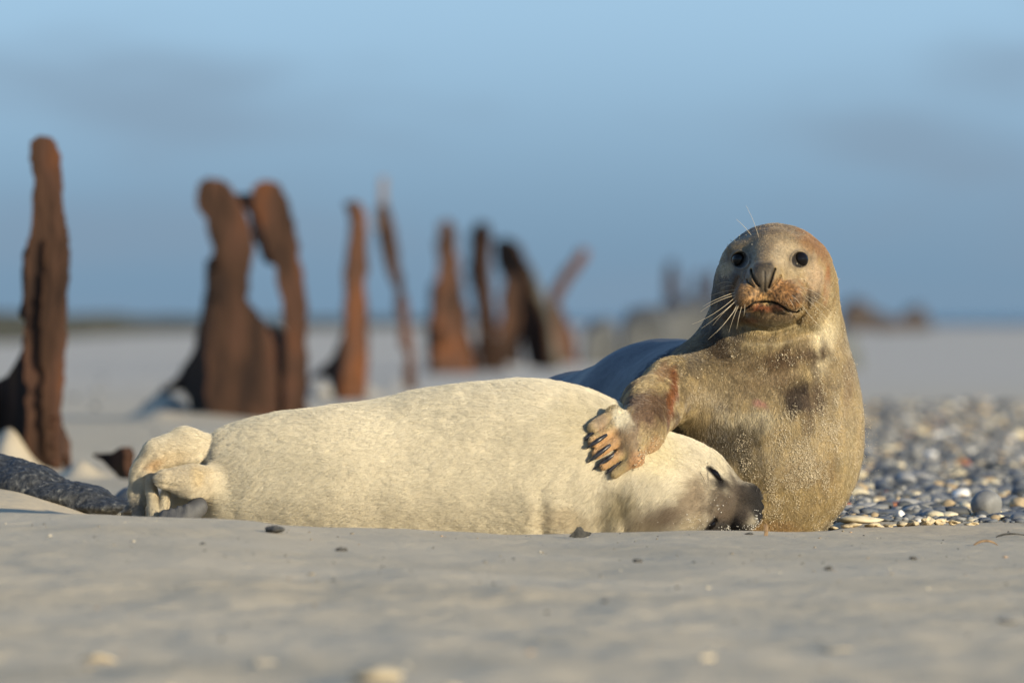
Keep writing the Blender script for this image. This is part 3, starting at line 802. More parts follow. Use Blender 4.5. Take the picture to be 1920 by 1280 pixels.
def pup_color(v, nrm):
    px, py = PXY(v)
    n1 = noise3(v, 20, 31, 3); n2 = noise3(v, 75, 32, 2); n3 = noise3(v, 7, 33, 2)
    c = np.array((.73, .655, .495), np.float32) * (1 + .12 * n3 + .08 * n1)[:, None]
    lst = [(720, 965, 330, 38, 0, (.58, .51, .375), .5), (1000, 840, 120, 60, 20, (.64, .57, .42), .4), (560, 850, 90, 60, 10, (.64, .575, .43), .35), (320, 880, 110, 80, 0, (.58, .49, .345), .75), (1230, 850, 60, 40, 20, (.80, .70, .45), .6), (1160, 950, 42, 46, 0, (.34, .28, .17), .75), (1090, 800, 60, 60, 0, (.60, .52, .34), .4), (1065, 975, 60, 30, 0, (.58, .47, .31), .5),
           (1260, 965, 70, 34, -10, (.22, .165, .115), .8), (1205, 985, 40, 22, 0, (.35, .28, .19), .6), (1310, 930, 40, 60, 0, (.30, .23, .155), .75), (1378, 945, 62, 66, 10, (.115, .090, .068), .97), (1350, 965, 34, 40, 0, (.12, .088, .062), .8), (1300, 980, 26, 16, -30, (.42, .34, .22), .6),
           (1412, 930, 20, 34, 15, (.032, .027, .024), .9), (1424, 955, 18, 40, 0, (.022, .02, .019), .95), (1360, 990, 60, 18, -6, (.040, .033, .028), .9), (1352, 908, 20, 11, 35, (.03, .025, .022), .9), (1392, 968, 16, 20, 0, (.06, .047, .038), .7),
           (318, 858, 50, 18, -15, (.60, .47, .28), .5), (292, 870, 22, 9, -30, (.48, .28, .12), .5), (372, 895, 12, 20, 0, (.70, .56, .33), .5),
           (262, 950, 24, 60, 0, (.32, .29, .24), .7), (240, 955, 26, 20, 0, (.16, .16, .16), .85), (300, 950, 20, 40, 0, (.45, .39, .28), .5)]  # grey flipper membranes, with dark shading painted in at the lower left
    f = sstep(PUP_DY + .10, PUP_DY - .02, v[:, 1] - Y0)
    for m in lst: c = blot(px, py, m, c, f, n1 * .5 + n2 * .3, 1.45, .15)
    for pts in ([(1330, 877), (1341, 888), (1353, 902)], [(1342, 974), (1334, 984), (1327, 993)]):
        w = (sstep(8, 3.5, poly_dist(px, py, pts)) * f)[:, None]; c = c * (1 - w) + np.array((.014, .012, .011), np.float32) * w
    return np.clip(c * (1 + .07 * n2[:, None]), .008, .9)

def tangent(d, n):
    d = d - (d * n).sum(1)[:, None] * n
    return d / (np.linalg.norm(d, axis=1)[:, None] + 1e-9)

def grow_fur(name, v, F, nrm, colf, parent, mat, count, dens, length, flow, lift, radius, npts=4, clump=0.5, seed=1, jitter=.25):
    rng = np.random.default_rng(seed)
    a, b, c, d = (v[F[:, i]] for i in range(4))
    area = .5 * (np.linalg.norm(np.cross(b - a, c - a), axis=1) + np.linalg.norm(np.cross(c - a, d - a), axis=1))
    fc = (a + b + c + d) / 4; fn = nrm[F].mean(1)
    w = area * dens(fc, fn); w = w / w.sum()
    pick = rng.choice(len(F), count, p=w / w.sum())
    s, t = rng.random((2, count, 1)).astype(np.float32)
    q = F[pick]
    root = (v[q[:, 0]] * (1 - s) + v[q[:, 1]] * s) * (1 - t) + (v[q[:, 3]] * (1 - s) + v[q[:, 2]] * s) * t
    n = nrm[q].mean(1); n /= np.linalg.norm(n, axis=1)[:, None] + 1e-9
    cl = np.stack([noise3(root, 40, seed + i, 2) for i in (41, 42, 43)], 1) * clump * .5 + np.stack([noise3(root, 260, seed + i) for i in (51, 52, 53)], 1) * clump * 1.1
    dirv = tangent(flow(root, n) + cl * .8 + rng.normal(0, jitter, (count, 3)), n)
    ln = (length(root) * (.65 + .5 * rng.random(count)) * (1 + .15 * noise3(root, 90, seed + 7)))[:, None]
    up = (lift * (.6 + .8 * rng.random(count)) * (1 + .22 * noise3(root, 55, seed + 9)))[:, None]
    pts = np.empty((count, npts, 3), np.float32)
    for i in range(npts):
        k = i / (npts - 1)
        pts[:, i] = root + n * (ln * up * (k - .35 * k * k) - .0012 * (i == 0)) + dirv * ln * (k * (.55 + .45 * k))
    col = colf(root, n) * (1 + .10 * rng.normal(0, 1, (count, 1)).clip(-1.5, 1.5))
    hc = bpy.data.hair_curves.new(name)
    hc.add_curves([npts] * count)
    hc.attributes['position'].data.foreach_set('vector', pts.ravel())
    ra = hc.attributes.get('radius') or hc.attributes.new('radius', 'FLOAT', 'POINT')
    prof = np.linspace(1, .18, npts, dtype=np.float32)
    ra.data.foreach_set('value', (np.ones((count, 1), np.float32) * prof * radius).ravel())
    ca = hc.attributes.new('coat', 'FLOAT_COLOR', 'CURVE')
    c4 = np.ones((count, 4), np.float32); c4[:, :3] = np.clip(col, .006, .95)
    ca.data.foreach_set('color', c4.ravel())
    o = bpy.data.objects.new(name, hc); COL.objects.link(o)
    hc.materials.append(mat); o.parent = parent; o.location = -parent.location
    return o

skin_mat = coat_mat('seal_skin', rough=.55, spec=.35, bump=.5, bscale=420)
pupskin_mat = coat_mat('pup_skin', rough=.8, spec=.1)
fur_mat = coat_mat('seal_hair', rough=.32, spec=.75)
pupfur_mat = coat_mat('pup_hair', rough=.55, spec=.35)
m, nt, b, N, L = new_mat('wet_eye'); eye_mat = m
b.inputs['Base Color'].default_value = (.006, .005, .005, 1); b.inputs['Roughness'].default_value = .0; b.inputs['Specular IOR Level'].default_value = .22
claw_mat = noise_mat('claw_horn', (.010, .010, .013), (.05, .048, .055), 90, rough=.32, bump=.2, bump_scale=300, dist=.001, spec=.5)
m, nt, b, N, L = new_mat('whisker_hair'); whisker_mat = m
b.inputs['Base Color'].default_value = (.62, .52, .36, 1); b.inputs['Roughness'].default_value = .35
m, nt, b, N, L = new_mat('whisker_hair_dark'); whisker_dark = m
b.inputs['Base Color'].default_value = (.10, .08, .06, 1); b.inputs['Roughness'].default_value = .4

def ball(name, c, r, mat, parent, scale=(1, 1, 1)):
    bm = bmesh.new(); bmesh.ops.create_uvsphere(bm, u_segments=28, v_segments=18, radius=r)
    for vv in bm.verts: vv.co = Vector(c) + Vector((vv.co.x * scale[0], vv.co.y * scale[1], vv.co.z * scale[2]))
    for ff in bm.faces: ff.smooth = True
    me = bpy.data.meshes.new(name); bm.to_mesh(me); bm.free()
    return link(name, me, mat, parent)

def tube(name, pts, radii, mat, parent, seg=8, squash=None):
    """a swept round bar"""
    pts = [np.asarray(q, float) for q in pts]; V = []; F = []
    n = len(pts)
    for i, q in enumerate(pts):
        t = pts[min(i + 1, n - 1)] - pts[max(i - 1, 0)]; t /= np.linalg.norm(t) + 1e-12
        u = np.cross(t, (0, 1, 0.02)); u /= np.linalg.norm(u) + 1e-12; w = np.cross(t, u)
        for k in range(seg):
            a = 2 * math.pi * k / seg
            V.append(q + radii[i] * (u * math.cos(a) + w * math.sin(a)))
    for i in range(n - 1):
        for k in range(seg):
            F.append((i * seg + k, i * seg + (k + 1) % seg, (i + 1) * seg + (k + 1) % seg, (i + 1) * seg + k))
    return link(name, mesh_np(name, np.array(V), np.array(F)), mat, parent)

def build_pup():
    root = empty('seal_pup', P(900, 1000, PUP_DY))
    tag(root, 'cream furred seal pup lying on its side with dark snout against the mother', 'seal pup', 'seals on the beach')
    x0, x1 = P(212, 0, -.17)[0], P(1455, 0, -.17)[0]
    xs = axis([(x0, .004), (P(420, 0)[0], .008), (P(1270, 0)[0], .0032), (x1, None)])
    ys = axis([(Y0 - .40, .0065), (Y0 - .12, .012), (Y0 + .06, None)])
    zs = axis([(-.055, .0055), (.345, None)])
    v, F, n = polygonize(pup_f, xs, ys, zs)
    link('body', mesh_np('body', v, F, cols=pup_color(v, n) * .95), pupskin_mat, root)
    def dens(c, nn):
        px, py = PXY(c)
        w = np.where(nn[:, 1] < .25, 1.0, .25) * (c[:, 2] > -.012)
        return w * np.where(px > 1405, .35, 1.0) * np.where(px < 400, 1.2, 1)
    def length(r):
        px, py = PXY(r)
        l = np.full(len(r), .0165)
        l = np.where(px > 1240, np.interp(px, [1240, 1330, 1400, 1440], [.016, .009, .005, .003]), l)
        l = np.where(px < 410, .0095, l)
        for pts in ([(1330, 877), (1341, 888), (1353, 902)], [(1342, 974), (1334, 984), (1327, 993)]):
            l = l * np.clip(poly_dist(px, py, pts) / 12, .12, 1)
        return l
    def flow(r, nn):
        px, py = PXY(r)
        d = np.stack([-np.ones(len(r)), np.zeros(len(r)), -.30 + .25 * noise3(r, 6, 77)], 1)
        swirl = sstep(1060, 1140, px) * sstep(1300, 1200, px) * sstep(860, 930, py)
        d[:, 2] -= 1.2 * swirl
        return d
    grow_fur('fur', v, F, n, pup_color, root, pupfur_mat, PUP_HAIRS, dens, length, flow, .36, .00031, clump=.30, seed=5, jitter=.15)
    # closed lids leave a dark slit: the wet eye shows between them
    for pts in ([(1331, 878), (1341, 889), (1352, 901)], [(1341, 975), (1334, 984), (1328, 992)]):
        q = [P(a, c, (surf_y(pup_f, a, c) or -.2) + .001) for a, c in pts]
        tube('eye', [q[0], (q[0] + q[1]) / 2, q[1], (q[1] + q[2]) / 2, q[2]], [.0016, .0068, .0084, .0066, .0016], eye_mat, root)
    for a, c, e, g in ((1313, 885, 1326, 914), (1327, 866, 1328, 915), (1424, 925, 1434, 912), (1428, 930, 1440, 920), (1418, 921, 1424, 904)):
        q0 = P(a, c, (surf_y(pup_f, a, c) or -.25) - .004); q1 = P(e, g, (surf_y(pup_f, e, g) or -.2) - .004)
        tube('whisker', [q0, (q0 + q1) / 2 + np.array((0, -.004, .002)), q1], [.0005, .0005, .0002], whisker_dark, root, seg=5)
    # a dark hind foot with claws under the tail flippers
    c = P(345, 962, -.255)
    foot = d = None
    def foot_f(p):
        d = d_cone(p, P(372, 950, -.27), P(330, 985, -.285), .020, .026, flat=((0, 1, 0), 1.3))
        for k in range(4):
            d = smin(d, d_cone(p, P(350 - 14 * k, 950 + 4 * k, -.285), P(338 - 15 * k, 990, -.295), .008, .007), .006)
        return d + .0012 * noise3(p, 60, 9)
    ff = chunked(foot_f)
    v2, F2, n2 = polygonize(ff, axis([(c[0] - .09, .004), (c[0] + .08, None)]), axis([(c[1] - .06, .004), (c[1] + .06, None)]), axis([(c[2] - .06, .004), (c[2] + .06, None)]))
    col = np.array((.07, .07, .072), np.float32) * (1 + .25 * noise3(v2, 50, 3, 3))[:, None]
    link('hind_foot', mesh_np('hind_foot', v2, F2, cols=col), skin_mat, root)
    return root, v, F, n

def build_mum():
    root = empty('grey_seal', P(1430, 1000, MUM_DY))
    tag(root, 'adult grey seal with tan coat reared up and facing the camera', 'seal', 'seals on the beach')
    X = lambda a: P(a, 0, 0)[0]
    xs = axis([(X(800), .012), (X(1085), .0034), (X(1210), .0055), (X(1345), .0023), (X(1575), .0055), (X(1650), None)])
    ys = axis([(Y0 - .42, .0038), (Y0 - .22, .0028), (Y0 + .06, .008), (Y0 + .45, .016), (Y0 + 1.95, None)])
    zs = axis([(-.05, .007), (.105, .0036), (.25, .0055), (.41, .0024), (.645, None)])
    v, F, n = polygonize(mum_f, xs, ys, zs)
    link('body', mesh_np('body', v, F, cols=mum_color(v, n) * .9), skin_mat, root)
    def dens(c, nn):
        px, py = PXY(c)
        w = np.where((nn[:, 1] < .25), sstep(.34, .16, c[:, 1] - Y0), .04) * (c[:, 2] > -.012)
        w = w * np.where((py < 560) & (px > 1395) & (px < 1470) & (py > 488) & (c[:, 1] < Y0 - .1), .12, 1)
        return w
    def length(r):
        px, py = PXY(r)
        l = np.interp(py, [420, 500, 600, 680, 760], [.0055, .0055, .0065, .0085, .0095])
        hand = sstep(1240, 1190, px) * sstep(740, 780, py)
        l = l * (1 - hand * .5)
        for ex, ey, _ in EYES: l = l * np.clip((np.hypot(px - ex, py - ey) - 13) / 14, .1, 1)
        for pts, dep, wd in FACE_GROOVES: l = l * np.clip(poly_dist(px, py, pts) / 7, .2, 1)
        return l
    def flow(r, nn):
        px, py = PXY(r); y = r[:, 1] - Y0
        d = np.stack([(px - 1440) / 400 + .3 * noise3(r, 8, 78), np.zeros(len(r)), -np.ones(len(r))], 1)
        rad = np.stack([px - 1434, np.full(len(r), 25.), 515 - py], 1) / 60
        h = sstep(620, 590, py)[:, None]
        d = d * (1 - h) + rad * h
        arm = (sstep(1275, 1240, px) * sstep(640, 700, py))[:, None]
        return d * (1 - arm) + np.array((-.75, -.2, -.8)) * arm
    grow_fur('fur', v, F, n, mum_color, root, fur_mat, MUM_HAIRS, dens, length, flow, .34, .00040, clump=.5, seed=6)
    for ex, ey, r in EYES:
        y = surf_y(mum_f, ex, ey)
        ball('eye', P(ex, ey, y + .0036), r, eye_mat, root)
    CL = [((1113, 809), (1095, 826)), ((1137, 815), (1098, 842)), ((1144, 834), (1101, 868)), ((1151, 852), (1111, 881)), ((1164, 863), (1135, 889))]
    both = lambda p: np.minimum(mum_f(p), pup_f(p))
    for (a, c), (e, g) in CL:
        q = []
        for t in (0, .35, .7, 1):
            xx, yy = a + (e - a) * t, c + (g - c) * t
            s = surf_y(both, xx, yy)
            q.append(P(xx, yy, s + (.0012 - .0105 * math.sin(t * 2.6))))
        tube('claw', q, [.0034, .0045, .0038, .0006], claw_mat, root, seg=8)
    k = 4.571
    W = [((610, 690), (540, 680), (480, 705)), ((625, 712), (570, 712), (510, 735)), ((640, 745), (520, 765), (420, 800)), ((640, 765), (480, 825), (355, 890)), ((640, 790), (470, 850), (335, 935)), ((645, 800), (450, 950), (262, 1042)),
         ((650, 830), (500, 960), (343, 1078)), ((640, 850), (545, 930), (440, 1050)), ((655, 860), (560, 1010), (400, 1172)), ((665, 870), (570, 1000), (470, 1117)), ((668, 870), (620, 980), (578, 1112)), ((692, 880), (665, 980), (648, 1080)), ((716, 862), (714, 920), (706, 972)),
         ((1130, 662), (1180, 655), (1240, 656)), ((1180, 722), (1300, 760), (1420, 845)), ((1235, 795), (1380, 880), (1500, 985)), ((1230, 812), (1390, 960), (1512, 1112)), ((1200, 870), (1300, 1000), (1410, 1108)), ((1140, 740), (1190, 760), (1230, 800)), ((1110, 790), (1160, 830), (1195, 880)), ((1090, 820), (1120, 860), (1140, 910)),
         ((835, 300), (790, 160), (725, 25)), ((775, 285), (710, 205), (643, 143)), ((1085, 300), (1120, 255), (1165, 210)), ((1110, 325), (1170, 285), (1240, 250))]
    for i, w in enumerate(W):
        q = []
        for j, (a, c) in enumerate(w):
            px, py = 1240 + a / k, 380 + c / k
            s = surf_y(mum_f, px, py)
            if j == 0: base = s if s is not None else -.05
            yy = base + (0.004, -.012, -.004)[j] if i < 21 else base + (.003, -.01, -.02)[j]
            if s is not None and j > 0: yy = min(yy, s - .004)
            q.append(P(px, py, yy))
        path = [(1 - t) ** 2 * q[0] + 2 * t * (1 - t) * (2 * q[1] - .5 * q[0] - .5 * q[2]) + t * t * q[2] for t in np.linspace(0, 1, 9)]
        tube('whisker', path, list(np.linspace(.00046, .00018, 9)), whisker_mat if not (14 <= i <= 17) else whisker_mat, root, seg=5)
    return root, v, F, n

PUP_HAIRS, MUM_HAIRS = 380000, 260000
pup, pupV, pupF, pupN = build_pup()
mum, mumV, mumF, mumN = build_mum()
# ------------------------------------------------------------------ stones, shells, clods and clinging sand
ICO = {}
def ico(sub):
    if sub not in ICO:
        bm = bmesh.new(); bmesh.ops.create_icosphere(bm, subdivisions=sub, radius=1)
        ICO[sub] = (np.array([v.co[:] for v in bm.verts], np.float32), np.array([[v.index for v in f.verts] for f in bm.faces], np.int32)); bm.free()
    return ICO[sub]

def pebble_shape(seed, sub=2, rough=.24):
    v, f = ico(sub); r = np.random.default_rng(seed)
    s = 1 + rough * 1.6 * noise3(v, 1.1, 200 + seed, 1) + rough * .5 * noise3(v, 2.6, 300 + seed, 1)
    v = v * s[:, None]
    for _ in range(3):                                   # a few worn flats
        n = r.normal(size=3); n /= np.linalg.norm(n); d = .62 + .25 * r.random()
        k = v @ n; v = v - (np.maximum(k - d, 0) * .75)[:, None] * n
    return v, f

STONE = {'slate blue': (.115, .125, .14), 'dark grey': (.075, .08, .085), 'mid grey': (.20, .20, .195), 'pale grey': (.33, .32, .30), 'tan': (.38, .29, .175), 'cream': (.60, .52, .36), 'white': (.72, .70, .66), 'reddish brown': (.30, .12, .06)}
SN = list(STONE); SW = np.array([.24, .19, .26, .12, .10, .055, .012, .010])
def stone_mat(name, c):
    return noise_mat('stone_' + name.replace(' ', '_'), tuple(x * .78 for x in c), tuple(min(.9, x * 1.22) for x in c), 38, rough=.62, bump=.25, bump_scale=120, dist=.002, lo=.3, hi=.7)
SM = {k: stone_mat(k, c) for k, c in STONE.items()}
PEB = {}
def pebble_mesh(i, cname):
    if (i, cname) not in PEB:
        v, f = pebble_shape(i, 2); me = mesh_np('pebble', v, f); me.materials.append(SM[cname]); PEB[(i, cname)] = me
    return PEB[(i, cname)]

def build_shingle():
    rng = np.random.default_rng(3)
    n = 8000
    Y = 23.75 + 34 * rng.random(n) ** 1.35
    px = 1490 + 640 * rng.random(n)
    x = (px - 960) * S * Y / Y0
    # the near edge of the bank runs slantwise, thinner towards it
    keep = rng.random(n) < np.clip((Y - 23.5 - .45 * np.clip((1640 - px) / 100, 0, 1)) / .5, .15, 1) * np.clip((62 - Y) / 20, .15, 1)
    x, Y, px = x[keep], Y[keep], px[keep]
    n = len(x)
    # a thinner scatter of stones over the flats farther left
    m2 = 260
    Y2 = 36 + 80 * rng.random(m2) ** 1.3; px2 = rng.uniform(-100, 1250, m2)
    x = np.concatenate([x, (px2 - 960) * S * Y2 / Y0]); Y = np.concatenate([Y, Y2]); px = np.concatenate([px, px2])
    N = len(x)
    r = np.exp(rng.normal(-4.45, .42, N)).clip(.006, .034) * np.clip(.8 + (Y - 23) / 60, .8, 1.3)
    z = ground_h(x, Y)
    ci = rng.choice(len(SN), N, p=SW / SW.sum()); ci = np.where((px < 1300) & (ci > 3), 2, ci); si = rng.integers(0, 7, N)
    rot = rng.uniform(0, 6.28, N); flat = rng.uniform(.28, .72, N); el = rng.uniform(.8, 1.35, N)
    cand = np.nonzero((px > 1585) & (px < 1925) & (Y < 31))[0]
    cand = cand[np.argsort(-(r[cand] / Y[cand]))][:130]
    single = np.zeros(N, bool); single[cand] = True
    words = {'slate blue': 'smooth slate blue pebble in the shingle beside the mother seal', 'dark grey': 'dark grey pebble in the shingle beside the mother seal', 'mid grey': 'mid grey pebble in the shingle beside the mother seal', 'pale grey': 'pale grey pebble in the shingle beside the mother seal',
             'tan': 'tan pebble in the shingle beside the mother seal', 'cream': 'cream coloured pebble in the shingle beside the mother seal', 'white': 'bright white pebble in the shingle beside the mother seal', 'reddish brown': 'reddish brown pebble in the shingle beside the mother seal'}
    for i in cand:
        cn = SN[ci[i]]
        o = bpy.data.objects.new('pebble', pebble_mesh(int(si[i]), cn)); COL.objects.link(o)
        o.location = (float(x[i]), float(Y[i]), float(z[i] + r[i] * flat[i] * .55)); o.scale = (float(r[i] * el[i]), float(r[i]), float(r[i] * flat[i]))
        o.rotation_euler = (float(rng.normal(0, .15)), float(rng.normal(0, .15)), float(rot[i]))
        tag(o, words[cn], 'pebble', cn + ' pebbles in the shingle')
    shapes = [pebble_shape(i, 1) for i in range(7)]
    Vs, Fs, Cs = [], [], []; off = 0
    for i in np.nonzero(~single)[0]:
        v, f = shapes[si[i]]
        c, s = math.cos(rot[i]), math.sin(rot[i])
        w = v * np.array((r[i] * el[i], r[i], r[i] * flat[i]))
        w = np.stack([w[:, 0] * c - w[:, 1] * s + x[i], w[:, 0] * s + w[:, 1] * c + Y[i], w[:, 2] + z[i] + r[i] * flat[i] * .5], 1)
        Vs.append(w); Fs.append(f + off); off += len(v)
        Cs.append(np.tile(np.array(STONE[SN[ci[i]]]) * rng.uniform(.75, 1.25), (len(v), 1)))
    o = link('shingle', mesh_np('shingle', np.concatenate(Vs), np.concatenate(Fs), cols=np.clip(np.concatenate(Cs), 0, .9)), coat_mat('shingle_stone', rough=.65, bump=.4, bscale=90))
    tag(o, 'loose grey shingle spread over the beach behind the seals', 'shingle', kind='stuff')
build_shingle()

def stone(name, label, cat, px, py, w, h, mat, Y=None, seed=1, deep=None, rough=.16, group=None, sub=3, tilt=0.0, sink=.18):
    """one stone whose middle shows at (px, py) with w x h reference pixels"""
    Y = Y or depth_at(py + h * .5)
    v, f = pebble_shape(seed, sub, rough); v = v / np.abs(v).max(0)
    k = S * Y / Y0
    v = v * np.array((w * k / 2, (deep or w * k * .4), h * k / 2))
    c, s = math.cos(tilt), math.sin(tilt)
    v = np.stack([v[:, 0] * c - v[:, 2] * s, v[:, 1], v[:, 0] * s + v[:, 2] * c], 1)
    x = (px - 960) * k
    g = float(ground_h(np.array([x]), np.array([Y]))[0])
    zc = max(ZC - (py - HZ) * k, g - 1)
    if sink is not None: zc = g + (h * k / 2) * (1 - 2 * sink)
    me = mesh_np(name, v, f)
    o = link(name, me, mat); o.location = (x, Y, zc)
    return tag(o, label, cat, group)

GR = 'picked out stones at the edge of the shingle'
stone('round_stone', 'largest round grey stone at the edge of the shingle', 'stone', 1850, 945, 62, 56, SM['mid grey'], 24.4, 12, .035, .08, sink=.10)
stone('flat_stone', 'long flat cream stone lying next to the mother seal', 'stone', 1612, 974, 92, 17, SM['cream'], 23.65, 13, .04, .1, sink=.1)
stone('flat_stone', 'flat orange red shard of brick in the shingle', 'stone', 1672, 946, 62, 15, SM['reddish brown'], 25.2, 14, .03, .12, tilt=.15, sink=0)
stone('flat_stone', 'long dark slate lying behind the cream stone', 'stone', 1720, 955, 60, 20, SM['dark grey'], 24.7, 15, .03, .12, tilt=-.1, sink=.1)
stone('pointed_stone', 'small pointed white stone in front of the shingle', 'stone', 1689, 974, 17, 21, SM['white'], 24.0, 16, .012, .3, sink=.15)
stone('flat_stone', 'small cream stone between dark slates near the round stone', 'stone', 1780, 963, 34, 13, SM['cream'], 24.2, 17, .02, .1, sink=.1)
stone('flat_stone', 'small pinkish cream stone in front of the round stone', 'stone', 1895, 974, 22, 10, SM['cream'], 24.0, 18, .015, .1, sink=.1)
stone('round_stone', 'yellow brown stone at the picture edge behind the round stone', 'stone', 1912, 938, 40, 28, SM['tan'], 25.3, 19, .03, .1, sink=.1)
stone('flat_stone', 'blue grey slate lying under the orange shard', 'stone', 1662, 963, 74, 14, SM['slate blue'], 24.35, 20, .03, .1, sink=.1)
stone('flat_stone', 'wide slate at the picture edge in front of the round stone', 'stone', 1895, 966, 84, 14, SM['slate blue'], 24.15, 21, .03, .1, sink=.1)

clod_mat = noise_mat('damp_sand_clod', (.47, .38, .24), (.62, .52, .35), 60, rough=.95, bump=.8, bump_scale=160, dist=.004, spec=.1)
for i, (a, c, w, h) in enumerate([(1598, 986, 44, 12), (1640, 985, 40, 13), (1668, 988, 26, 10), (1690, 984, 24, 14), (1712, 984, 30, 17), (1738, 980, 34, 20), (1765, 982, 30, 18), (1790, 986, 26, 12), (1826, 984, 40, 8), (1560, 988, 30, 12)]):
    stone('sand_clod', 'crumbly lit sand clod beside the mother seal, %s in its row from the left' % ('second third fourth fifth sixth seventh eighth ninth tenth first'.split()[i]), 'sand clod', a, c, w, h, clod_mat, 23.15 + .02 * i, 30 + i, .03, .6, 'row of sand clods in front of the shingle', sub=3, sink=.15)

bits = noise_mat('weathered_shell_dark', (.03, .03, .028), (.09, .085, .075), 60)
twig_mat = noise_mat('dry_twig', (.16, .10, .055), (.30, .20, .11), 60)
stone('shell_fragment', 'dark blurred shell fragment on the sand in front of the pup', 'shell fragment', 513, 1016, 44, 16, bits, 20.9, 41, .03, .3, sink=.1)
def flake(name, label, cat, poly, Y, mat, thick=.006):
    k = S * Y / Y0; cx = sum(p[0] for p in poly) / len(poly); by = max(p[1] for p in poly)
    g = float(ground_h(np.array([(cx - 960) * k]), np.array([Y]))[0])
    bm = bmesh.new(); n = len(poly)
    a = [bm.verts.new(((p[0] - 960) * k, Y, g + (by - p[1]) * k - .002)) for p in poly]
    b = [bm.verts.new(((p[0] - 960) * k + .002, Y + thick, g + (by - p[1]) * k * .9 - .002)) for p in poly]
    bm.faces.new(a); bm.faces.new(b[::-1])
    for i in range(n): bm.faces.new((a[i], b[i], b[(i + 1) % n], a[(i + 1) % n]))
    bmesh.ops.recalc_face_normals(bm, faces=bm.faces[:])
    bmesh.ops.bevel(bm, geom=bm.edges[:], offset=.0008, segments=1, affect='EDGES')
    me = bpy.data.meshes.new(name); bm.to_mesh(me); bm.free()
    return tag(link(name, me, mat), label, cat)
flake('mussel_chip', 'small dark pointed chip standing in the sand below the pup neck', 'shell chip', [(1066, 1014), (1076, 1004), (1082, 996), (1090, 995), (1094, 1003), (1108, 1006), (1104, 1012), (1086, 1018)], 21.9, bits, .012)
flake('dry_stalk', 'short upright brown stalk in the sand below the pup snout', 'stalk', [(1432, 1023), (1433, 1010), (1431, 999), (1438, 999), (1439, 1012), (1438, 1023)], 22.0, twig_mat, .006)
def lying(name, label, cat, pts, Y, mat, r=.0025):
    k = S * Y / Y0; q = []
    for i, (a, lift) in enumerate(pts):
        X = (a - 960) * k; yy = Y + .012 * i
        q.append(np.array((X, yy, float(ground_h(np.array([X]), np.array([yy]))[0]) + lift + r * .5)))
    path = [q[0] * (1 - t) ** 2 + 2 * t * (1 - t) * q[1] + t * t * q[2] for t in np.linspace(0, 1, 9)]
    return tag(tube(name, path, [r * s for s in (.5, .9, 1, 1, 1, .9, .8, .6, .3)], mat, None, seg=6), label, cat)
lying('twig', 'small curved brown twig on bare sand below the round stone', 'twig', [(1826, 0), (1850, .016), (1872, 0)], 21.6, twig_mat)
lying('twig', 'thin dark twig at the picture edge below the round stone', 'twig', [(1868, 0), (1890, .010), (1925, .002)], 22.3, bits, .002)
for a, c, w, h, wd in ((1553, 1064, 18, 9, 'dark speck of shell on the sand below the mother seal'), (1712, 1046, 16, 7, 'tiny dark pebble on the sand under the shingle'), (1196, 1053, 20, 8, 'faint dark pebble on the sand below the pup head'), (1405, 1010, 18, 5, 'dark flat flake beside the upright stalk'), (1890, 1133, 44, 12, 'blurred dark pebble at the far end of the near sand'), (640, 1050, 24, 9, 'faint grey pebble on the sand below the pup belly')):
    stone('pebble', wd, 'pebble', a, c, w, h, bits if c < 1060 or w < 30 else SM['mid grey'], depth_at(c), 50 + w, None, .2, sink=.15)

near_mat = noise_mat('pale_near_stone', (.40, .33, .22), (.54, .46, .32), 40, rough=.8, bump=.4)
stone('pale_stone', 'largest pale blurred stone in the near sand', 'stone', 705, 1225, 100, 34, near_mat, depth_at(1240), 71, .04, .12, sink=.1)
NEAR = [(185, 1175, 54, 26), (490, 1186, 44, 30), (325, 1230, 42, 36), (52, 1262, 54, 40), (1320, 1194, 34, 22), (1096, 1250, 64, 30), (1752, 1262, 84, 28), (1362, 1274, 96, 22), (838, 1244, 44, 34), (1570, 1170, 60, 14)]
ORD = 'first second third fourth fifth sixth seventh eighth ninth tenth eleventh twelfth thirteenth fourteenth fifteenth sixteenth seventeenth eighteenth nineteenth twentieth twenty-first twenty-second twenty-third twenty-fourth twenty-fifth'.split()
NEAR.sort()
for i, (a, c, w, h) in enumerate(NEAR):
    stone('sand_lump', 'pale blurred sand lump on the near sand, %s from the left' % ORD[i], 'sand lump', a, c, w * 1.35, h * .9, sand_mat, depth_at(c + h * .4), 80 + i, .03, .5, 'pale lumps on the near sand', sub=3, sink=.40)

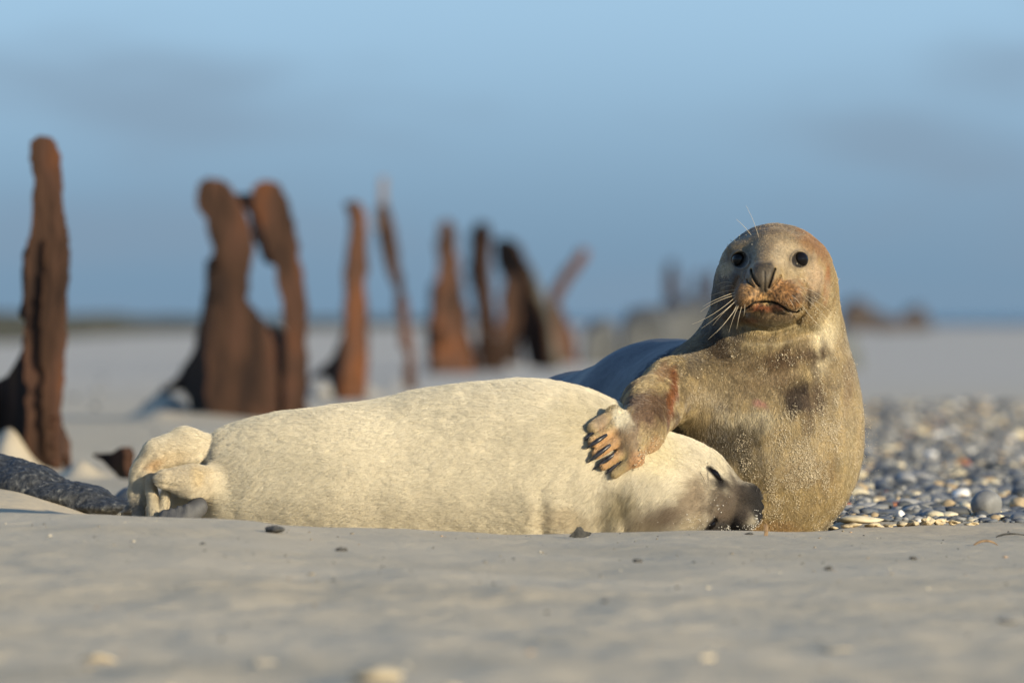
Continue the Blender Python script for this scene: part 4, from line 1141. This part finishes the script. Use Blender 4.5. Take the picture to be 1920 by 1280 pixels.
# the dark stone half buried at the left
def dark_stone_f(p):
    d = d_ell(p, P(-40, 912, 1.15), (.13, .13, .078))
    d = smin(d, d_ell(p, P(40, 912, 1.05), (.085, .11, .052)), .05)
    d = smin(d, d_ell(p, P(118, 931, 1.0), (.100, .10, .032)), .04)
    d = smin(d, d_ell(p, P(196, 951, .95), (.085, .08, .018)), .03)
    return d + .006 * noise3(p, 16, 91, 2) + .004 * noise3(p, 60, 92, 2)
def build_dark_stone():
    f = chunked(dark_stone_f)
    v, F, n = polygonize(f, axis([(-1.32, .006), (-.72, None)]), axis([(Y0 + .75, .008), (Y0 + 1.4, None)]), axis([(-.02, .005), (.20, None)]))
    m, nt, b, N, L = new_mat('speckled_basalt')
    tc = N('ShaderNodeTexCoord'); nz = N('ShaderNodeTexNoise'); nz.inputs['Scale'].default_value = 90; nz.inputs['Detail'].default_value = 8; L(tc.outputs['Object'], nz.inputs['Vector'])
    r = N('ShaderNodeValToRGB'); e = r.color_ramp.elements
    e[0].position = .40; e[0].color = (.016, .018, .021, 1); e[1].position = .60; e[1].color = (.048, .051, .055, 1); k = e.new(.72); k.color = (.17, .17, .155, 1)
    L(nz.outputs[0], r.inputs[0]); L(r.outputs[0], b.inputs['Base Color']); b.inputs['Roughness'].default_value = .7
    bp = N('ShaderNodeBump'); bp.inputs['Strength'].default_value = .9; bp.inputs['Distance'].default_value = .008; L(nz.outputs[0], bp.inputs['Height']); L(bp.outputs[0], b.inputs['Normal'])
    tag(link('dark_stone', mesh_np('dark_stone', v, F), m), 'dark speckled stone half buried in sand behind the pup flippers', 'stone')
build_dark_stone()
root = empty('steel_fragment', (Q(210, 880, 31)[0], 31, 0))
plate('plate', [(172, 852), (200, 846), (228, 838), (236, 866), (244, 900), (222, 896), (200, 868)], 31, .2, .0, rust_dark, root, thick=.03)
tag(root, 'small fallen rusty steel fragment between the tallest pile and the pup', 'steel fragment')
stone('shadow_rock', 'small dark rock standing in for a shadow just behind the pup hind flippers', 'rock', 262, 915, 120, 66, SM['dark grey'], 26.0, 33, .06, .25, sink=.05)  # stone added where a bluish shadow wedge lies

# ------------------------------------------------------------------ sand stuck to the coats
grain_mat = noise_mat('quartz_grain', (.46, .37, .23), (.68, .59, .43), 400, rough=.5, bump=0)
OCT_V = np.array([(1, 0, 0), (-1, 0, 0), (0, 1, 0), (0, -1, 0), (0, 0, 1), (0, 0, -1)], np.float32)
OCT_F = np.array([(0, 2, 4), (2, 1, 4), (1, 3, 4), (3, 0, 4), (2, 0, 5), (1, 2, 5), (3, 1, 5), (0, 3, 5)], np.int32)
def grains(name, pts, rad, parent, label=None, mat=None):
    rng = np.random.default_rng(len(pts)); n = len(pts)
    jit = 1 + .5 * rng.normal(size=(n, 6, 1)).clip(-1.2, 1.2) * .5
    V = (pts[:, None, :] + OCT_V[None] * jit * rad[:, None, None]).reshape(-1, 3)
    F = (OCT_F[None] + (np.arange(n) * 6)[:, None, None]).reshape(-1, 3)
    o = link(name, mesh_np(name, V, F, smooth=False), mat or grain_mat, parent)
    tag(o, label, kind='stuff'); return o
def cling(v, nrm, spots, rng, lift):
    px, py = PXY(v); w = np.zeros(len(v))
    for x, y, rx, ry, s in spots: w = np.maximum(w, s * np.exp(-((px - x) / rx) ** 2 - ((py - y) / ry) ** 2))
    w *= (nrm[:, 1] < .1) & (v[:, 1] < Y0 + .2)
    return w
def build_grains():
    rng = np.random.default_rng(9)
    w = cling(mumV, mumN, [(1500, 870, 60, 60, 1.0), (1560, 790, 40, 80, .9), (1440, 920, 40, 50, .8), (1580, 720, 26, 60, .45), (1480, 770, 30, 26, .4), (1395, 860, 24, 30, .5), (1400, 660, 60, 14, .06), (1520, 960, 60, 40, .5), (1540, 640, 30, 80, .07), (1525, 525, 20, 26, .06), (1360, 510, 10, 12, .06), (1385, 458, 26, 8, .05), (1330, 720, 40, 60, .08), (1470, 690, 50, 40, .15)], rng, 0)  # caked chest sand; the spots by the eyes stand in for wet glints
    w *= np.clip(.05 + 1.7 * noise3(mumV * np.array((1, 1, .6), np.float32), 48, 95, 3), 0.02, 2)
    i = rng.choice(len(mumV), 14000, p=w / w.sum())
    p = mumV[i] + mumN[i] * rng.uniform(.0008, .0038, (len(i), 1)) + rng.normal(0, .0022, (len(i), 3))
    grains('clinging_sand', p, np.exp(rng.normal(-7.12, .32, len(i))), mum, 'grains of sand stuck to the chest fur, with glint specks around the eyes')
    w = cling(mumV, mumN, [(1205, 855, 10, 14, 1), (1222, 826, 8, 8, .8), (1190, 874, 10, 8, .8), (1235, 818, 10, 6, .5)], rng, 0)
    i = rng.choice(len(mumV), 190, p=w / w.sum())
    grains('clinging_sand', mumV[i] + mumN[i] * .003, np.exp(rng.normal(-6.7, .3, len(i))), mum, 'grains of sand stuck to the wrist')
    w = cling(pupV, pupN, [(1345, 945, 12, 10, .7), (1405, 985, 14, 8, 1), (1362, 990, 14, 7, 1), (1418, 962, 6, 8, .8), (1420, 978, 10, 6, .8), (1292, 978, 40, 10, .3)], rng, 0)
    i = rng.choice(len(pupV), 170, p=w / w.sum())
    grains('clinging_sand', pupV[i] + pupN[i] * .0035, np.exp(rng.normal(-7.0, .3, len(i))), pup, 'white grains of sand stuck to the dark snout', noise_mat('pale_grain', (.7, .66, .58), (.85, .82, .75), 300, bump=0))
    n = 170
    t = rng.random(n); px = np.interp(t, [0, .5, 1], [1626, 1618, 1580]) + np.abs(rng.normal(0, 14, n)); py = 780 + 190 * t + rng.normal(0, 6, n)
    pts = np.array([P(a, c, rng.uniform(-.1, .25)) for a, c in zip(px, py)], np.float32)
    o = grains('blowing_sand', pts, np.exp(rng.normal(-7.35, .25, n)), None)
    tag(o, 'fine grains of sand blowing off the mother seal flank', 'blown sand')
build_grains()

def build_grit():
    rng = np.random.default_rng(21); n = 600
    Y = 13.2 + 9.6 * rng.random(n); px = rng.uniform(-120, 2040, n); x = (px - 960) * S * Y / Y0
    r = np.exp(rng.normal(-6.5, .5, n)).clip(.0008, .006)
    pts = np.stack([x, Y, ground_h(x, Y) + r * .3], 1)
    V = (pts[:, None, :] + OCT_V[None] * np.array((1.3, 1.3, .6)) * (1 + .4 * rng.normal(size=(n, 6, 1)).clip(-1, 1)) * r[:, None, None]).reshape(-1, 3)
    F = (OCT_F[None] + (np.arange(n) * 6)[:, None, None]).reshape(-1, 3)
    pal = np.array([(.06, .058, .055), (.14, .12, .10), (.30, .24, .16), (.62, .55, .42), (.45, .30, .18)])
    c = np.repeat(pal[rng.choice(5, n, p=[.22, .2, .28, .22, .08])], 6, 0)
    o = link('shell_grit', mesh_np('shell_grit', V, F, smooth=False, cols=c), coat_mat('grit', rough=.7))
    tag(o, 'fine shell grit scattered over the near sand', 'shell grit', kind='stuff')
build_grit()
